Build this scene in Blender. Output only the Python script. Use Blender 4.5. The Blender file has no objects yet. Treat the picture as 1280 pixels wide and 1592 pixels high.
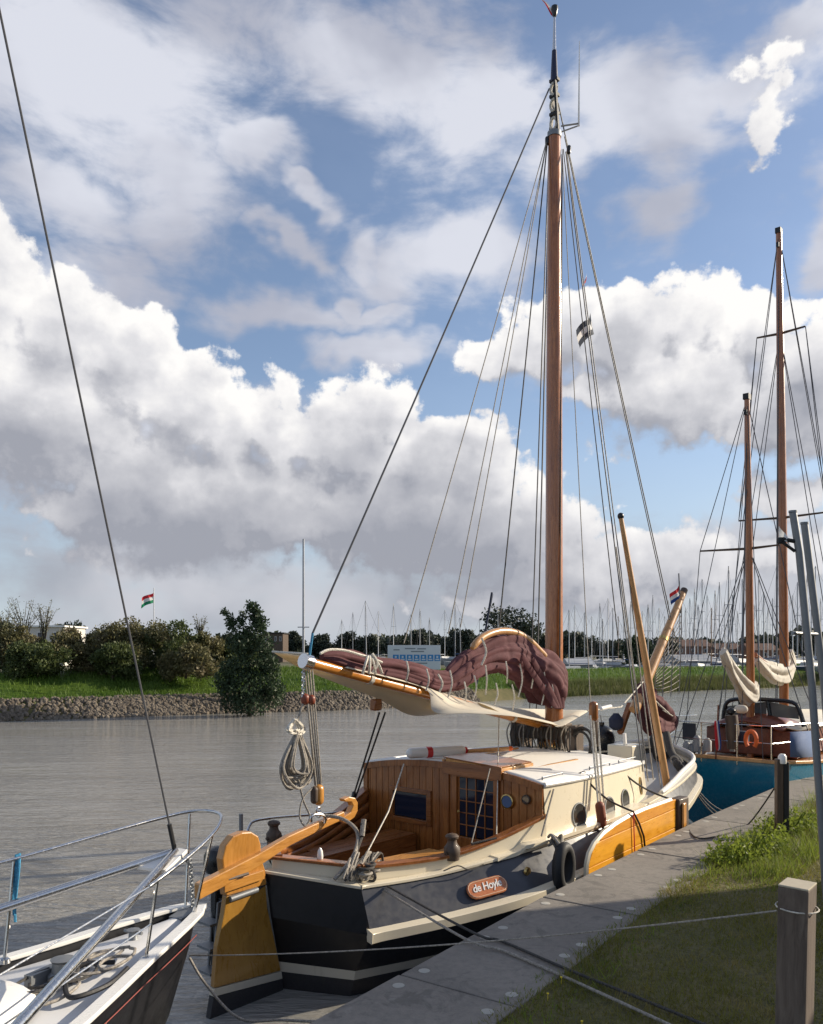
import bpy, math, random
import numpy as np
from mathutils import Vector, Matrix, Euler, noise as mnoise
R = math.radians
scene = bpy.context.scene
COL = scene.collection
F_PX, VH, UC = 1290.0, 1010.0, 640.0      # focal length, horizon row, centre column of the 1280x1592 photograph
CAM_H = 2.5                                # camera above the quay (z = 0); water at z = -1.2
WATER = -1.2
# ------------------------------------------------------------------ camera
cam_d = bpy.data.cameras.new('camera'); cam = bpy.data.objects.new('camera', cam_d); COL.objects.link(cam)
scene.camera = cam
cam.location = (0, 0, CAM_H); cam.rotation_euler = (R(90), 0, 0)
cam_d.sensor_fit = 'VERTICAL'; cam_d.sensor_height = 24.0; cam_d.sensor_width = 24.0
cam_d.lens = 24.0*F_PX/1592.0
cam_d.shift_y = (VH-796.0)/1592.0
cam_d.clip_start = 0.05; cam_d.clip_end = 6000
# ------------------------------------------------------------------ exposure
scene.view_settings.view_transform = 'Standard'; scene.view_settings.look = 'None'
scene.view_settings.exposure = 0.42; scene.view_settings.gamma = 1.0
scene.view_settings.use_curve_mapping = False
# ------------------------------------------------------------------ sun
SUN_AZ, SUN_EL = R(73), R(23)             # azimuth clockwise from +Y
sd = Vector((math.sin(SUN_AZ)*math.cos(SUN_EL), math.cos(SUN_AZ)*math.cos(SUN_EL), math.sin(SUN_EL)))
sun_d = bpy.data.lights.new('sun', 'SUN'); sun_d.energy = 5.0; sun_d.angle = R(0.53); sun_d.color = (1.0, 0.88, 0.70)
sun = bpy.data.objects.new('sun', sun_d); COL.objects.link(sun)
sun.rotation_euler = sd.to_track_quat('Z', 'Y').to_euler(); sun.location = (30, 10, 30)

# ------------------------------------------------------------------ node helper
class NT:
    def __init__(s, tree): s.t = tree; s.n = tree.nodes; s.l = tree.links
    def node(s, typ, **kw):
        n = s.n.new(typ)
        for k, v in kw.items(): setattr(n, k, v)
        return n
    def put(s, inp, v):
        if isinstance(v, bpy.types.NodeSocket): s.l.new(v, inp)
        elif v is not None: inp.default_value = v
    def m(s, op, a, b=None, c=None, clamp=False):
        n = s.node('ShaderNodeMath', operation=op, use_clamp=clamp)
        for i, v in enumerate((a, b, c)): s.put(n.inputs[i], v)
        return n.outputs[0]
    def v(s, op, a, b=None, c=None):
        n = s.node('ShaderNodeVectorMath', operation=op)
        for i, x in enumerate((a, b, c)):
            if x is None: continue
            if op == 'SCALE' and i == 1: s.put(n.inputs['Scale'], x)
            else: s.put(n.inputs[i], x)
        return n.outputs['Value'] if op in ('LENGTH', 'DOT_PRODUCT', 'DISTANCE') else n.outputs[0]
    def xyz(s, x, y, z=0.0):
        n = s.node('ShaderNodeCombineXYZ')
        for i, q in enumerate((x, y, z)): s.put(n.inputs[i], q)
        return n.outputs[0]
    def sep(s, a):
        n = s.node('ShaderNodeSeparateXYZ'); s.put(n.inputs[0], a); return n.outputs
    def noise(s, vec, scale=5, detail=4, rough=.5, dist=0, lac=2.0, color=False, dim='3D'):
        n = s.node('ShaderNodeTexNoise', noise_dimensions=dim); s.put(n.inputs['Vector'], vec)
        n.inputs['Scale'].default_value = scale; n.inputs['Detail'].default_value = detail
        n.inputs['Roughness'].default_value = rough; n.inputs['Distortion'].default_value = dist
        n.inputs['Lacunarity'].default_value = lac
        return n.outputs['Color'] if color else n.outputs['Fac']
    def voro(s, vec, scale=5, feature='F1', rand=1.0, color=False, dim='3D'):
        n = s.node('ShaderNodeTexVoronoi', feature=feature, voronoi_dimensions=dim); s.put(n.inputs['Vector'], vec)
        n.inputs['Scale'].default_value = scale
        if 'Randomness' in n.inputs: n.inputs['Randomness'].default_value = rand
        return n.outputs['Color'] if color else n.outputs['Distance']
    def mr(s, x, a, b, c=0.0, d=1.0, smooth=False):
        n = s.node('ShaderNodeMapRange', interpolation_type='SMOOTHSTEP' if smooth else 'LINEAR'); n.clamp = True
        s.put(n.inputs[0], x)
        for i, q in enumerate((a, b, c, d)): s.put(n.inputs[i+1], q)
        return n.outputs[0]
    def mix(s, fac, a, b, mode='MIX'):
        n = s.node('ShaderNodeMix', data_type='RGBA', blend_type=mode)
        s.put(n.inputs[0], fac)
        for i, q in ((6, a), (7, b)):
            if isinstance(q, (tuple, list)) and len(q) == 3: q = (*q, 1.0)
            s.put(n.inputs[i], q)
        return n.outputs[2]
    def ramp(s, x, stops):
        n = s.node('ShaderNodeValToRGB'); s.put(n.inputs[0], x); e = n.color_ramp.elements
        while len(e) < len(stops): e.new(.5)
        for i, (p, c) in enumerate(stops): e[i].position = p; e[i].color = (*c, 1.0)
        return n.outputs[0]

# ------------------------------------------------------------------ world: Nishita sky behind two decks of cloud
world = bpy.data.worlds.new('World'); scene.world = world; world.use_nodes = True
world.node_tree.nodes.clear()
w = NT(world.node_tree)
SKY_S = 0.10
def sk(cx, cy, rx, ry):                   # direction of a cloud lump: azimuth, tangent of elevation, radii
    az = math.atan((cx-UC)/F_PX); ca = math.cos(az)
    return (az, (VH-cy)/F_PX*ca, rx/F_PX*ca*ca, ry/F_PX*ca)
CUMULUS = [(-40,455,125,160),(100,520,100,112),(205,565,100,108),(290,640,100,100),(60,640,230,150),(352,668,70,78),
 (436,615,36,44),(420,668,72,66),(505,672,72,66),(598,642,66,78),(560,700,110,80),(660,712,80,78),(735,718,85,74),(640,800,260,120),(300,780,300,130),
 (770,560,70,50),(820,545,85,66),(900,515,85,82),(975,530,100,92),(1075,500,70,82),(1068,434,30,32),(1120,505,70,80),(1185,515,76,84),(1275,560,90,84),
 (1040,610,190,90),(1230,650,140,80),
 (1205,85,34,38),(1165,100,34,28),(1192,140,26,50),(1188,190,30,50),(1200,235,28,36),
 (1250,760,100,46),(905,800,60,40),(760,830,200,90),(1060,870,220,50),(860,900,300,60),(1260,850,120,50)]
VEIL = [(600,478,70,26),(548,455,36,34),(120,120,430,240),(420,60,400,150),(620,90,240,150),(60,330,200,100),(250,290,170,150),(400,240,110,60),(170,420,160,80),(1020,200,170,170),(950,120,140,90),(1000,320,110,90),(860,240,120,80),
 (690,400,130,100),(600,360,60,50),(740,140,110,90),(450,480,170,50),(560,545,140,40),(420,370,120,34),(500,300,90,26),(1170,140,140,110),(1270,60,120,60),(1270,330,60,120),
 (120,720,330,150),(480,770,330,150),(1010,570,230,100),(1230,600,120,90),(250,880,500,150),(750,930,500,100),(1200,900,240,110)]
def build_field(name, blobs, tent, nz):
    g = bpy.data.node_groups.new(name, 'ShaderNodeTree')
    g.interface.new_socket('P', in_out='INPUT', socket_type='NodeSocketVector')
    g.interface.new_socket('P0', in_out='INPUT', socket_type='NodeSocketVector')
    g.interface.new_socket('Fac', in_out='OUTPUT', socket_type='NodeSocketFloat')
    h = NT(g); gi = h.node('NodeGroupInput'); go = h.node('NodeGroupOutput')
    acc = None; P = gi.outputs[0]; P0 = gi.outputs[1]
    for b in blobs:
        az, t, rx, ry = sk(*b)
        d = h.v('LENGTH', h.v('MULTIPLY_ADD', P, (1/rx, 1/ry, 0), (-az/rx, -t/ry, 0)))
        if tent:
            f = h.m('MULTIPLY', h.m('SUBTRACT', 1.0, d), min(rx, ry)/0.08 if min(rx, ry) < .08 else 1.0)
            acc = f if acc is None else h.m('SMOOTH_MAX', acc, f, .08)
        else:
            f = h.mr(d, 1.3, 0.0, 0, 1, True)
            acc = f if acc is None else h.m('MAXIMUM', acc, f)
    if nz == 'cumulus':
        v1 = h.voro(P, 22, 'SMOOTH_F1', dim='2D'); v2 = h.voro(P, 52, 'SMOOTH_F1', dim='2D')
        acc = h.m('ADD', acc, h.m('MULTIPLY', h.m('SUBTRACT', .42, v1), .30))
        acc = h.m('ADD', acc, h.m('MULTIPLY', h.m('SUBTRACT', .42, v2), .15))
        n3 = h.noise(P0, 30, 5, .62, dim='2D')
        acc = h.m('ADD', acc, h.m('MULTIPLY', h.m('SUBTRACT', n3, .5), .50))
    h.l.new(acc, go.inputs[0])
    return g
gB = build_field('cumulus_field', CUMULUS, True, 'cumulus'); gA = build_field('veil_field', VEIL, False, 'veil')
def use(g, p, p0):
    n = w.node('ShaderNodeGroup'); n.node_tree = g; w.put(n.inputs[0], p); w.put(n.inputs[1], p0); return n.outputs[0]
tc = w.node('ShaderNodeTexCoord'); d = w.v('NORMALIZE', tc.outputs['Generated']); dx, dy, dz = w.sep(d)[:3]
hyp = w.m('SQRT', w.m('ADD', w.m('MULTIPLY', dx, dx), w.m('MULTIPLY', dy, dy)))
az = w.m('ARCTAN2', dx, dy)
tt = w.m('DIVIDE', dz, w.m('MAXIMUM', hyp, .05)); tt = w.m('MINIMUM', tt, 4.0)
P = w.xyz(az, tt, 0)
def warp(p, sc, det, amt): return w.v('ADD', p, w.v('SCALE', w.v('SUBTRACT', w.noise(P, sc, det, .58, color=True, dim='2D'), (.5,.5,.5)), amt))
PA = warp(P, 5, 4, .17); PB = warp(warp(P, 9, 2, .05), 34, 2, .016)
nish = w.node('ShaderNodeTexSky', sky_type='NISHITA'); nish.sun_disc = False
nish.sun_elevation = SUN_EL; nish.sun_rotation = SUN_AZ; nish.altitude = 0; nish.air_density = 1.0; nish.dust_density = .6; nish.ozone_density = 2.2
# veil
fa = use(gA, PA, P)
wisp = w.noise(w.v('MULTIPLY', P, (1.0, 1.7, 1.0)), 7.0, 6, .60, .2, dim='2D')
wisp2 = w.noise(w.v('ADD', w.v('MULTIPLY', P, (1.0, 2.2, 1.0)), (3, 5, 1)), 2.6, 5, .5, .3, dim='2D')
# the deck goes on outside the frame as a broken layer
outside = w.mr(w.m('MAXIMUM', w.m('ABSOLUTE', w.m('DIVIDE', az, .62)), w.m('DIVIDE', tt, 1.02)), .85, 1.15, 0, 1, True)
broad = w.mr(w.noise(w.v('ADD', d, (7, 2, 1)), 2.2, 3, .55), .46, .66, 0, .85, True)
fa = w.m('ADD', w.m('MULTIPLY', fa, w.m('SUBTRACT', 1.0, outside)), w.m('MULTIPLY', broad, outside))
ad = w.m('ADD', w.m('MULTIPLY', fa, 1.12), w.m('ADD', w.m('MULTIPLY', w.m('SUBTRACT', wisp, .5), 2.0), w.m('MULTIPLY', w.m('SUBTRACT', wisp2, .5), .9)))
aA = w.mr(ad, .03, 1.02, .08, .97, True)
bright = w.m('ADD', w.m('MULTIPLY', wisp2, .9), w.m('MULTIPLY', w.noise(w.v('ADD', P, (1, 9, 3)), 4.2, 4, .5, dim='2D'), .9))
cA = w.mix(w.mr(bright, .68, 1.08, 0, 1, True), (.46, .48, .57), (.74, .76, .84))
lowA = w.mr(tt, .05, .30, 1, 0, True)
cA = w.mix(lowA, cA, w.mix(w.mr(bright, .7, 1.1, 0, 1, True), (.40, .43, .49), (.60, .61, .66)))
# cumulus
h0 = use(gB, PB, P); LD = (.018, .034, 0)
h1 = use(gB, w.v('ADD', PB, LD), w.v('ADD', P, LD))
diff = w.m('SUBTRACT', h0, h1)
under = w.mr(diff, -.42, .02, 1, 0, True)
depth = w.mr(h0, .12, .85, 0, 1, True)
aB = w.mr(h0, .02, w.m('ADD', .15, w.m('MULTIPLY', under, .22)), 0, 1, True)
lit = w.m('ADD', w.m('MULTIPLY', w.mr(diff, -.55, .60, 0, 1, False), .52), w.m('MULTIPLY', w.m('MULTIPLY', w.m('SUBTRACT', 1.0, depth), w.m('SUBTRACT', 1.0, under)), .34))
lit = w.m('ADD', lit, w.m('MULTIPLY', w.m('SUBTRACT', wisp2, .5), 1.1))
lowB = w.mr(tt, .08, .34, .16, 0, True)
lit = w.m('SUBTRACT', lit, lowB)
cB = w.ramp(w.mr(lit, 0, .72), [(0, (.36, .375, .43)), (.25, (.45, .46, .51)), (.5, (.575, .58, .62)), (.75, (.78, .775, .80)), (1, (1.02, 1.0, .98))])
SKYMUL = (1.60, 1.52, 1.52)
n_sky = w.v('SCALE', w.v('MULTIPLY', nish.outputs[0], SKYMUL), SKY_S)
hz = w.mr(tt, 0.0, .34, .70, 0, True)
n_sky = w.mix(hz, n_sky, (.50, .60, .74))
c = w.mix(aA, n_sky, cA)
# crest of each cumulus hides the veil behind it
c = w.mix(aB, c, cB)
c = w.mix(w.mr(tt, -.02, .05, .6, 0, True), c, (.46, .50, .57))
bg = w.node('ShaderNodeBackground'); bg.inputs['Strength'].default_value = SKY_S
w.l.new(w.v('SCALE', c, .745/SKY_S), bg.inputs['Color'])
wo = w.node('ShaderNodeOutputWorld'); w.l.new(bg.outputs[0], wo.inputs[0])
world.cycles.sampling_method = 'MANUAL'; world.cycles.sample_map_resolution = 512
# ------------------------------------------------------------------ materials
def new_mat(name):
    m = bpy.data.materials.new(name); m.use_nodes = True; m.node_tree.nodes.clear(); return m, NT(m.node_tree)
def finish(m, t, base, rough=.5, metal=0.0, bump=None, bstr=.3, bdist=.01, coat=0.0, spec=.5, trans=None, emit=None, alpha=None):
    p = t.node('ShaderNodeBsdfPrincipled')
    if isinstance(base, tuple) and len(base) == 3: base = (*base, 1)
    t.put(p.inputs['Base Color'], base); t.put(p.inputs['Roughness'], rough); p.inputs['Metallic'].default_value = metal
    p.inputs['Coat Weight'].default_value = coat; p.inputs['Coat Roughness'].default_value = .08
    p.inputs['Specular IOR Level'].default_value = spec
    if bump is not None:
        b = t.node('ShaderNodeBump'); b.inputs['Strength'].default_value = bstr; b.inputs['Distance'].default_value = bdist
        t.l.new(bump, b.inputs['Height']); t.l.new(b.outputs[0], p.inputs['Normal'])
        if coat: t.l.new(b.outputs[0], p.inputs['Coat Normal'])
    out = t.node('ShaderNodeOutputMaterial'); sh = p.outputs[0]
    if trans is not None:
        tr = t.node('ShaderNodeBsdfTranslucent'); t.put(tr.inputs['Color'], trans[0] if isinstance(trans[0], bpy.types.NodeSocket) else (*trans[0], 1))
        mx = t.node('ShaderNodeMixShader'); mx.inputs[0].default_value = trans[1]
        t.l.new(sh, mx.inputs[1]); t.l.new(tr.outputs[0], mx.inputs[2]); sh = mx.outputs[0]
    t.l.new(sh, out.inputs[0]); return m
def coords(t, kind='Object'): return t.node('ShaderNodeTexCoord').outputs[kind]
def paint(name, col, rough=.35, var=.12, scale=3, dirt=.25, dirtcol=(.12,.10,.07), coat=0.0, metal=0.0, bstr=.15):
    m, t = new_mat(name); c = coords(t)
    n1 = t.noise(c, scale, 5, .6); n2 = t.noise(c, scale*9, 4, .6)
    dark = tuple(x*(1-var) for x in col); lite = tuple(min(1, x*(1+var)) for x in col)
    b = t.mix(n1, dark, lite)
    streak = t.noise(t.v('MULTIPLY', c, (14, 14, 1.6)), 1.0, 4, .6)
    dm = t.m('MULTIPLY', t.mr(streak, .56, .80), t.mr(n1, .45, .7)); dm = t.m('MULTIPLY', dm, dirt)
    b = t.mix(dm, b, dirtcol)
    r = t.mr(n2, .3, .7, max(.02, rough-.08), min(1, rough+.12))
    return finish(m, t, b, r, metal, n2, bstr, .004, coat)
def wood(name, c1, c2, axis='x', rough=.35, coat=.3, scale=1.0, bstr=.25, knots=.5):
    m, t = new_mat(name); c = coords(t)
    k = {'x': (1.2, 16, 16), 'y': (16, 1.2, 16), 'z': (16, 16, 1.2)}[axis]
    v = t.v('MULTIPLY', c, tuple(q*scale for q in k))
    v = t.v('ADD', v, t.v('SCALE', t.noise(c, 1.3, 3, .5, color=True), 2.2))
    g = t.noise(v, 1.0, 7, .65, .6); g2 = t.noise(t.v('SCALE', v, 3.3), 1.0, 5, .7)
    f = t.m('ADD', t.m('MULTIPLY', g, .75), t.m('MULTIPLY', g2, .35))
    b = t.mix(t.mr(f, .36, .72), c1, c2)
    blot = t.noise(c, 2.1, 4, .6); b = t.mix(t.m('MULTIPLY', t.mr(blot, .55, .8), knots), b, tuple(x*.45 for x in c1))
    oi = t.node('ShaderNodeObjectInfo').outputs['Random']
    b = t.mix(t.mr(oi, 0, 1, 0, .22), b, c1, 'MULTIPLY')
    return finish(m, t, b, t.mr(g2, .3, .7, rough-.08, rough+.14), 0, f, bstr, .003, coat)
def rope_mat(name, col):
    m, t = new_mat(name); c = coords(t)
    n = t.noise(c, 60, 3, .6); b = t.mix(t.mr(n, .35, .65), tuple(x*.6 for x in col), tuple(min(1, x*1.25) for x in col))
    return finish(m, t, b, .85, 0, n, .6, .006)
def leafy(name, c1, c2, scale=.9, trans=.3, dead=None):
    m, t = new_mat(name); c = coords(t)
    n = t.noise(c, scale, 4, .65); n2 = t.noise(c, scale*14, 2, .5)
    f = t.m('ADD', t.m('MULTIPLY', n, .6), t.m('MULTIPLY', n2, .4)); b = t.mix(t.mr(f, .36, .64), c1, c2)
    if dead: b = t.mix(t.m('MULTIPLY', t.mr(t.noise(c, scale*1.7+.3, 3, .6), .52, .70), .75), b, dead)
    return finish(m, t, b, .55, 0, spec=.3, trans=(t.mix(.5, b, c2), trans))
M = {}
def mats():
    M['cream'] = paint('cream_paint', (.74, .66, .50), .32, .05, 1.5, .35, (.30,.24,.15), .25)
    M['cream_dull'] = paint('cream_boot_paint', (.55, .50, .40), .45, .10, 2, .5, (.15,.13,.08))
    M['white'] = paint('white_paint', (.78, .76, .72), .35, .05, 2, .3, (.35,.30,.22), .2)
    M['roof'] = paint('roof_white_paint', (.76, .74, .70), .6, .05, 2, .35, (.40,.36,.28))
    M['navy'] = paint('slate_navy_paint', (.040, .041, .048), .38, .10, 1.2, .25, (.09,.09,.09), .12, bstr=.05)
    M['black_hull'] = paint('black_hull_paint', (.004, .004, .006), .42, .2, 1.5, .12, (.03,.027,.02), .08, bstr=.05)
    M['antifoul'] = paint('antifouling', (.03, .028, .03), .7, .3, 4, .6, (.06,.06,.03))
    M['deck_grey'] = paint('grey_deck_paint', (.42, .41, .39), .6, .1, 3, .5, (.15,.13,.10))
    M['teak_z'] = wood('varnished_teak_upright', (.16, .046, .009), (.42, .155, .036), 'z', .3, .35)
    M['teak_x'] = wood('varnished_teak_fore_and_aft', (.16, .046, .011), (.42, .160, .043), 'x', .3, .4)
    M['teak_y'] = wood('varnished_teak_athwart', (.14, .041, .010), (.38, .14, .036), 'y', .3, .35)
    M['honey_x'] = wood('honey_varnish_wood', (.42, .185, .035), (.72, .36, .085), 'x', .28, .45)
    M['honey_z'] = wood('honey_varnish_wood_upright', (.40, .175, .030), (.66, .32, .07), 'z', .28, .45, .6)
    M['orange_x'] = wood('leeboard_varnish', (.62, .25, .016), (.86, .42, .035), 'x', .3, .4, .6)
    M['mastwood'] = wood('mast_varnish', (.22, .062, .014), (.52, .19, .055), 'z', .25, .55, 1.4)
    M['spar'] = wood('pale_spar_varnish', (.38, .19, .07), (.64, .36, .15), 'z', .35, .3, 1.0)
    M['boomwood'] = wood('boom_varnish', (.42, .14, .020), (.70, .30, .05), 'x', .28, .45, 1.0)
    M['darkwood'] = wood('dark_old_wood', (.045, .028, .018), (.13, .085, .055), 'z', .6, .1)
    M['postwood'] = wood('weathered_post_wood', (.085, .062, .050), (.22, .175, .14), 'z', .85, 0, 1.6, .7)
    m, t = new_mat('maroon_sailcloth'); c = coords(t); n = t.noise(c, 4, 5, .6); n2 = t.noise(c, 22, 4, .6)
    b = t.mix(n, (.055, .016, .019), (.155, .046, .054)); b = t.mix(t.m('MULTIPLY', t.mr(n2, .5, .75), .35), b, (.21, .085, .092))
    M['maroon'] = finish(m, t, b, .85, 0, n2, .12, .01, trans=((.15,.04,.035), .12))
    m, t = new_mat('cream_canvas'); c = coords(t); n = t.noise(c, 3, 5, .6); n2 = t.noise(c, 120, 2, .5)
    M['canvas'] = finish(m, t, t.mix(n, (.70, .64, .52), (.80, .75, .64)), .85, 0, n2, .3, .003, trans=((.80,.66,.40), .30))
    m, t = new_mat('white_sailcloth'); c = coords(t); n = t.noise(c, 6, 5, .6)
    M['whitesail'] = finish(m, t, t.mix(n, (.50, .46, .38), (.82, .78, .70)), .8, 0, n, .5, .02, trans=((.8,.7,.5), .2))
    M['rope'] = rope_mat('grey_rope', (.30, .27, .23)); M['rope_d'] = rope_mat('dark_rope', (.06, .055, .05)); M['rope_w'] = rope_mat('white_rope', (.62, .58, .50))
    M['rope_b'] = rope_mat('blue_rope', (.04, .22, .38)); M['wire'] = paint('steel_wire', (.075, .075, .08), .6, .1, 9, 0)
    M['steel'] = paint('stainless_steel', (.62, .61, .59), .18, .08, 6, .15, metal=1.0); M['iron'] = paint('galvanised_iron', (.22, .23, .24), .5, .2, 5, .4, metal=.5)
    M['alu'] = paint('anodised_mast', (.34, .35, .37), .4, .15, 3, 0, metal=.4)
    M['alu2'] = paint('white_mast', (.62, .62, .62), .4, .1, 3, 0); M['brownmast'] = paint('brown_mast', (.16, .09, .05), .5, .15, 3, 0)
    M['rubber'] = paint('black_rubber', (.016, .016, .017), .6, .25, 8, .4, (.07,.06,.05)); M['plastic_b'] = paint('black_plastic', (.012, .013, .015), .28, .1, 5, .1)
    M['brass'] = paint('brass', (.60, .42, .16), .3, .15, 12, .2, metal=1.0); M['bluepaint'] = paint('teal_hull_paint', (.006, .165, .275), .25, .10, 1.5, .2, (.03,.05,.05), .4)
    M['mahog'] = wood('mahogany', (.10, .022, .010), (.24, .07, .035), 'x', .35, .3); M['redp'] = paint('red_paint', (.55, .03, .03), .4); M['orangep'] = paint('orange_plastic', (.75, .13, .02), .5)
    M['bluecloth'] = paint('blue_canvas_cloth', (.085, .13, .25), .85, .12, 5, .1); M['navycloth'] = paint('navy_cloth', (.02, .025, .05), .8)
    for k, c in dict(fl_red=(.62,.03,.04), fl_white=(.78,.77,.75), fl_blue=(.02,.06,.25), fl_green=(.02,.25,.12), fl_dark=(.07,.08,.10)).items():
        m, t = new_mat('flag_cloth_'+k[3:]); M[k] = finish(m, t, c, .8, trans=(c, .35))
    m, t = new_mat('dark_window_glass'); M['glass'] = finish(m, t, (.012, .018, .035), .06, 0, spec=.6)
    m, t = new_mat('porthole_glass'); M['glass2'] = finish(m, t, (.045, .045, .042), .10, 0, spec=.6)
    m, t = new_mat('clear_plastic_window'); M['glass3'] = finish(m, t, (.10, .11, .11), .12, 0)
    # concrete quay
    m, t = new_mat('concrete_slab'); c = coords(t)
    n = t.noise(c, .9, 6, .6); n2 = t.noise(c, 14, 6, .7); n3 = t.noise(c, 120, 3, .7)
    b = t.mix(t.mr(n, .3, .7), (.200, .176, .148), (.290, .256, .215)); b = t.mix(t.mr(n2, .42, .72, 0, .45), b, (.10, .092, .08))
    b = t.mix(t.mr(n3, .55, .7, 0, .35), b, (.36, .34, .31)); st_ = t.noise(c, 2.6, 7, .7, 1.2); b = t.mix(t.mr(st_, .53, .60, 0, .5), b, (.085, .078, .066)); b = t.mix(t.mr(t.noise(c, 5.3, 6, .7), .60, .72, 0, .45), b, (.33, .31, .27)); b = t.mix(t.mr(t.node('ShaderNodeObjectInfo').outputs['Random'], 0, 1, 0, .3), b, (.15,.14,.125))
    M['slab'] = finish(m, t, b, .9, 0, t.m('ADD', n2, t.m('MULTIPLY', n3, .5)), .5, .006)
    M['capstone'] = paint('pale_cement_plug', (.40, .38, .33), .9, .15, 30, .3)
    M['quayface'] = paint('wet_quay_wall', (.06, .055, .045), .7, .3, 2, .7, (.03,.035,.02))
    # grass
    m, t = new_mat('lawn_soil'); c = coords(t); n = t.noise(c, 1.2, 5, .6); n2 = t.noise(c, 25, 4, .6)
    b = t.mix(t.mr(n, .35, .65), (.095, .092, .026), (.17, .14, .055)); b = t.mix(t.mr(n2, .4, .7, 0, .6), b, (.035, .030, .016))
    M['soil'] = finish(m, t, b, .95, 0, n2, .8, .02)
    M['blade'] = leafy('grass_blade', (.135, .138, .020), (.24, .222, .045), 1.1, .35, dead=(.33, .245, .10))
    M['blade_tall'] = leafy('tall_grass_blade', (.10, .16, .018), (.24, .29, .045), 2.0, .4)
    M['bankgrass'] = leafy('bank_grass', (.060, .125, .014), (.130, .200, .030), .35, .35)
    M['field'] = paint('dry_field', (.085, .080, .035), .95, .3, .05, .3)
    m, t = new_mat('riprap_stone'); c = coords(t); n = t.noise(c, 3.2, 4, .6); n2 = t.noise(c, 20, 4, .6)
    M['stone'] = finish(m, t, t.mix(t.mr(n, .3, .7), (.075, .060, .046), (.21, .175, .135)), .95, 0, n2, .8, .03)
    m, t = new_mat('hull_far_white'); M['farwhite'] = finish(m, t, (.36, .37, .38), .5)
    M['farblue'] = paint('far_blue', (.03, .06, .14), .5); M['farred'] = paint('far_red', (.32, .04, .04), .5); M['fargrey'] = paint('far_grey', (.30, .31, .32), .6)
    M['signface'] = paint('sign_white', (.62, .64, .66), .5, .05, 1, .3, (.4,.42,.42)); M['signblue'] = paint('sign_blue', (.03, .22, .50), .5, .1); M['signgrey'] = paint('sign_grey_print', (.22,.24,.26), .6)
    M['brick'] = paint('brown_brick', (.22, .11, .07), .9, .25, 4, .3); M['rooftile'] = paint('roof_tile', (.12, .06, .04), .85, .2, 3, .3); M['render'] = paint('pale_render', (.60, .56, .50), .8, .08, 1, .3)
    M['bark'] = paint('bark', (.07, .052, .035), .95, .3, 8, .3)
    M['leafdark'] = leafy('dark_leaf', (.016, .032, .016), (.058, .090, .040), 1.2, .2)
    M['leafolive'] = leafy('olive_leaf', (.085, .085, .034), (.185, .168, .075), .5, .25, dead=(.165, .125, .08))
    M['leafgreen'] = leafy('mid_green_leaf', (.040, .058, .018), (.105, .130, .042), .3, .25)
    M['leafgreen2'] = leafy('grey_green_leaf', (.10, .11, .06), (.23, .23, .14), .6, .3)
    M['leaffar'] = leafy('far_wood_leaf', (.028, .038, .028), (.058, .074, .046), .12, .15)  # leaf tones lightened: distance haze put into the colour
    M['reed'] = leafy('reed', (.075, .10, .03), (.16, .17, .06), .6, .3)
    # water
    m, t = new_mat('canal_water'); c = coords(t)
    v = t.v('MULTIPLY', c, (1.0, 1.0, 1.0)); cr = t.node('ShaderNodeMapping'); cr.inputs['Rotation'].default_value = (0, 0, R(-12)); cr.inputs['Scale'].default_value = (.55, 1.9, 1)
    t.l.new(v, cr.inputs['Vector']); q = cr.outputs[0]
    a = t.noise(q, 1.3, 5, .60, .8); b2 = t.noise(q, 5.0, 4, .6, .5); b3 = t.noise(q, .35, 3, .5)
    hgt = t.m('ADD', t.m('MULTIPLY', a, 1.0), t.m('MULTIPLY', b2, .60)); hgt = t.m('MULTIPLY', hgt, t.m('MULTIPLY', t.mr(b3, .3, .7, .55, 1.2), t.mr(t.noise(t.v('MULTIPLY', q, (.06, .16, 1)), 1.0, 4, .6), .38, .62, .45, 1.25)))
    M['water'] = finish(m, t, (.285, .275, .250), .05, 0, hgt, 1.0, .105, spec=.65)
mats()

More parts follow.
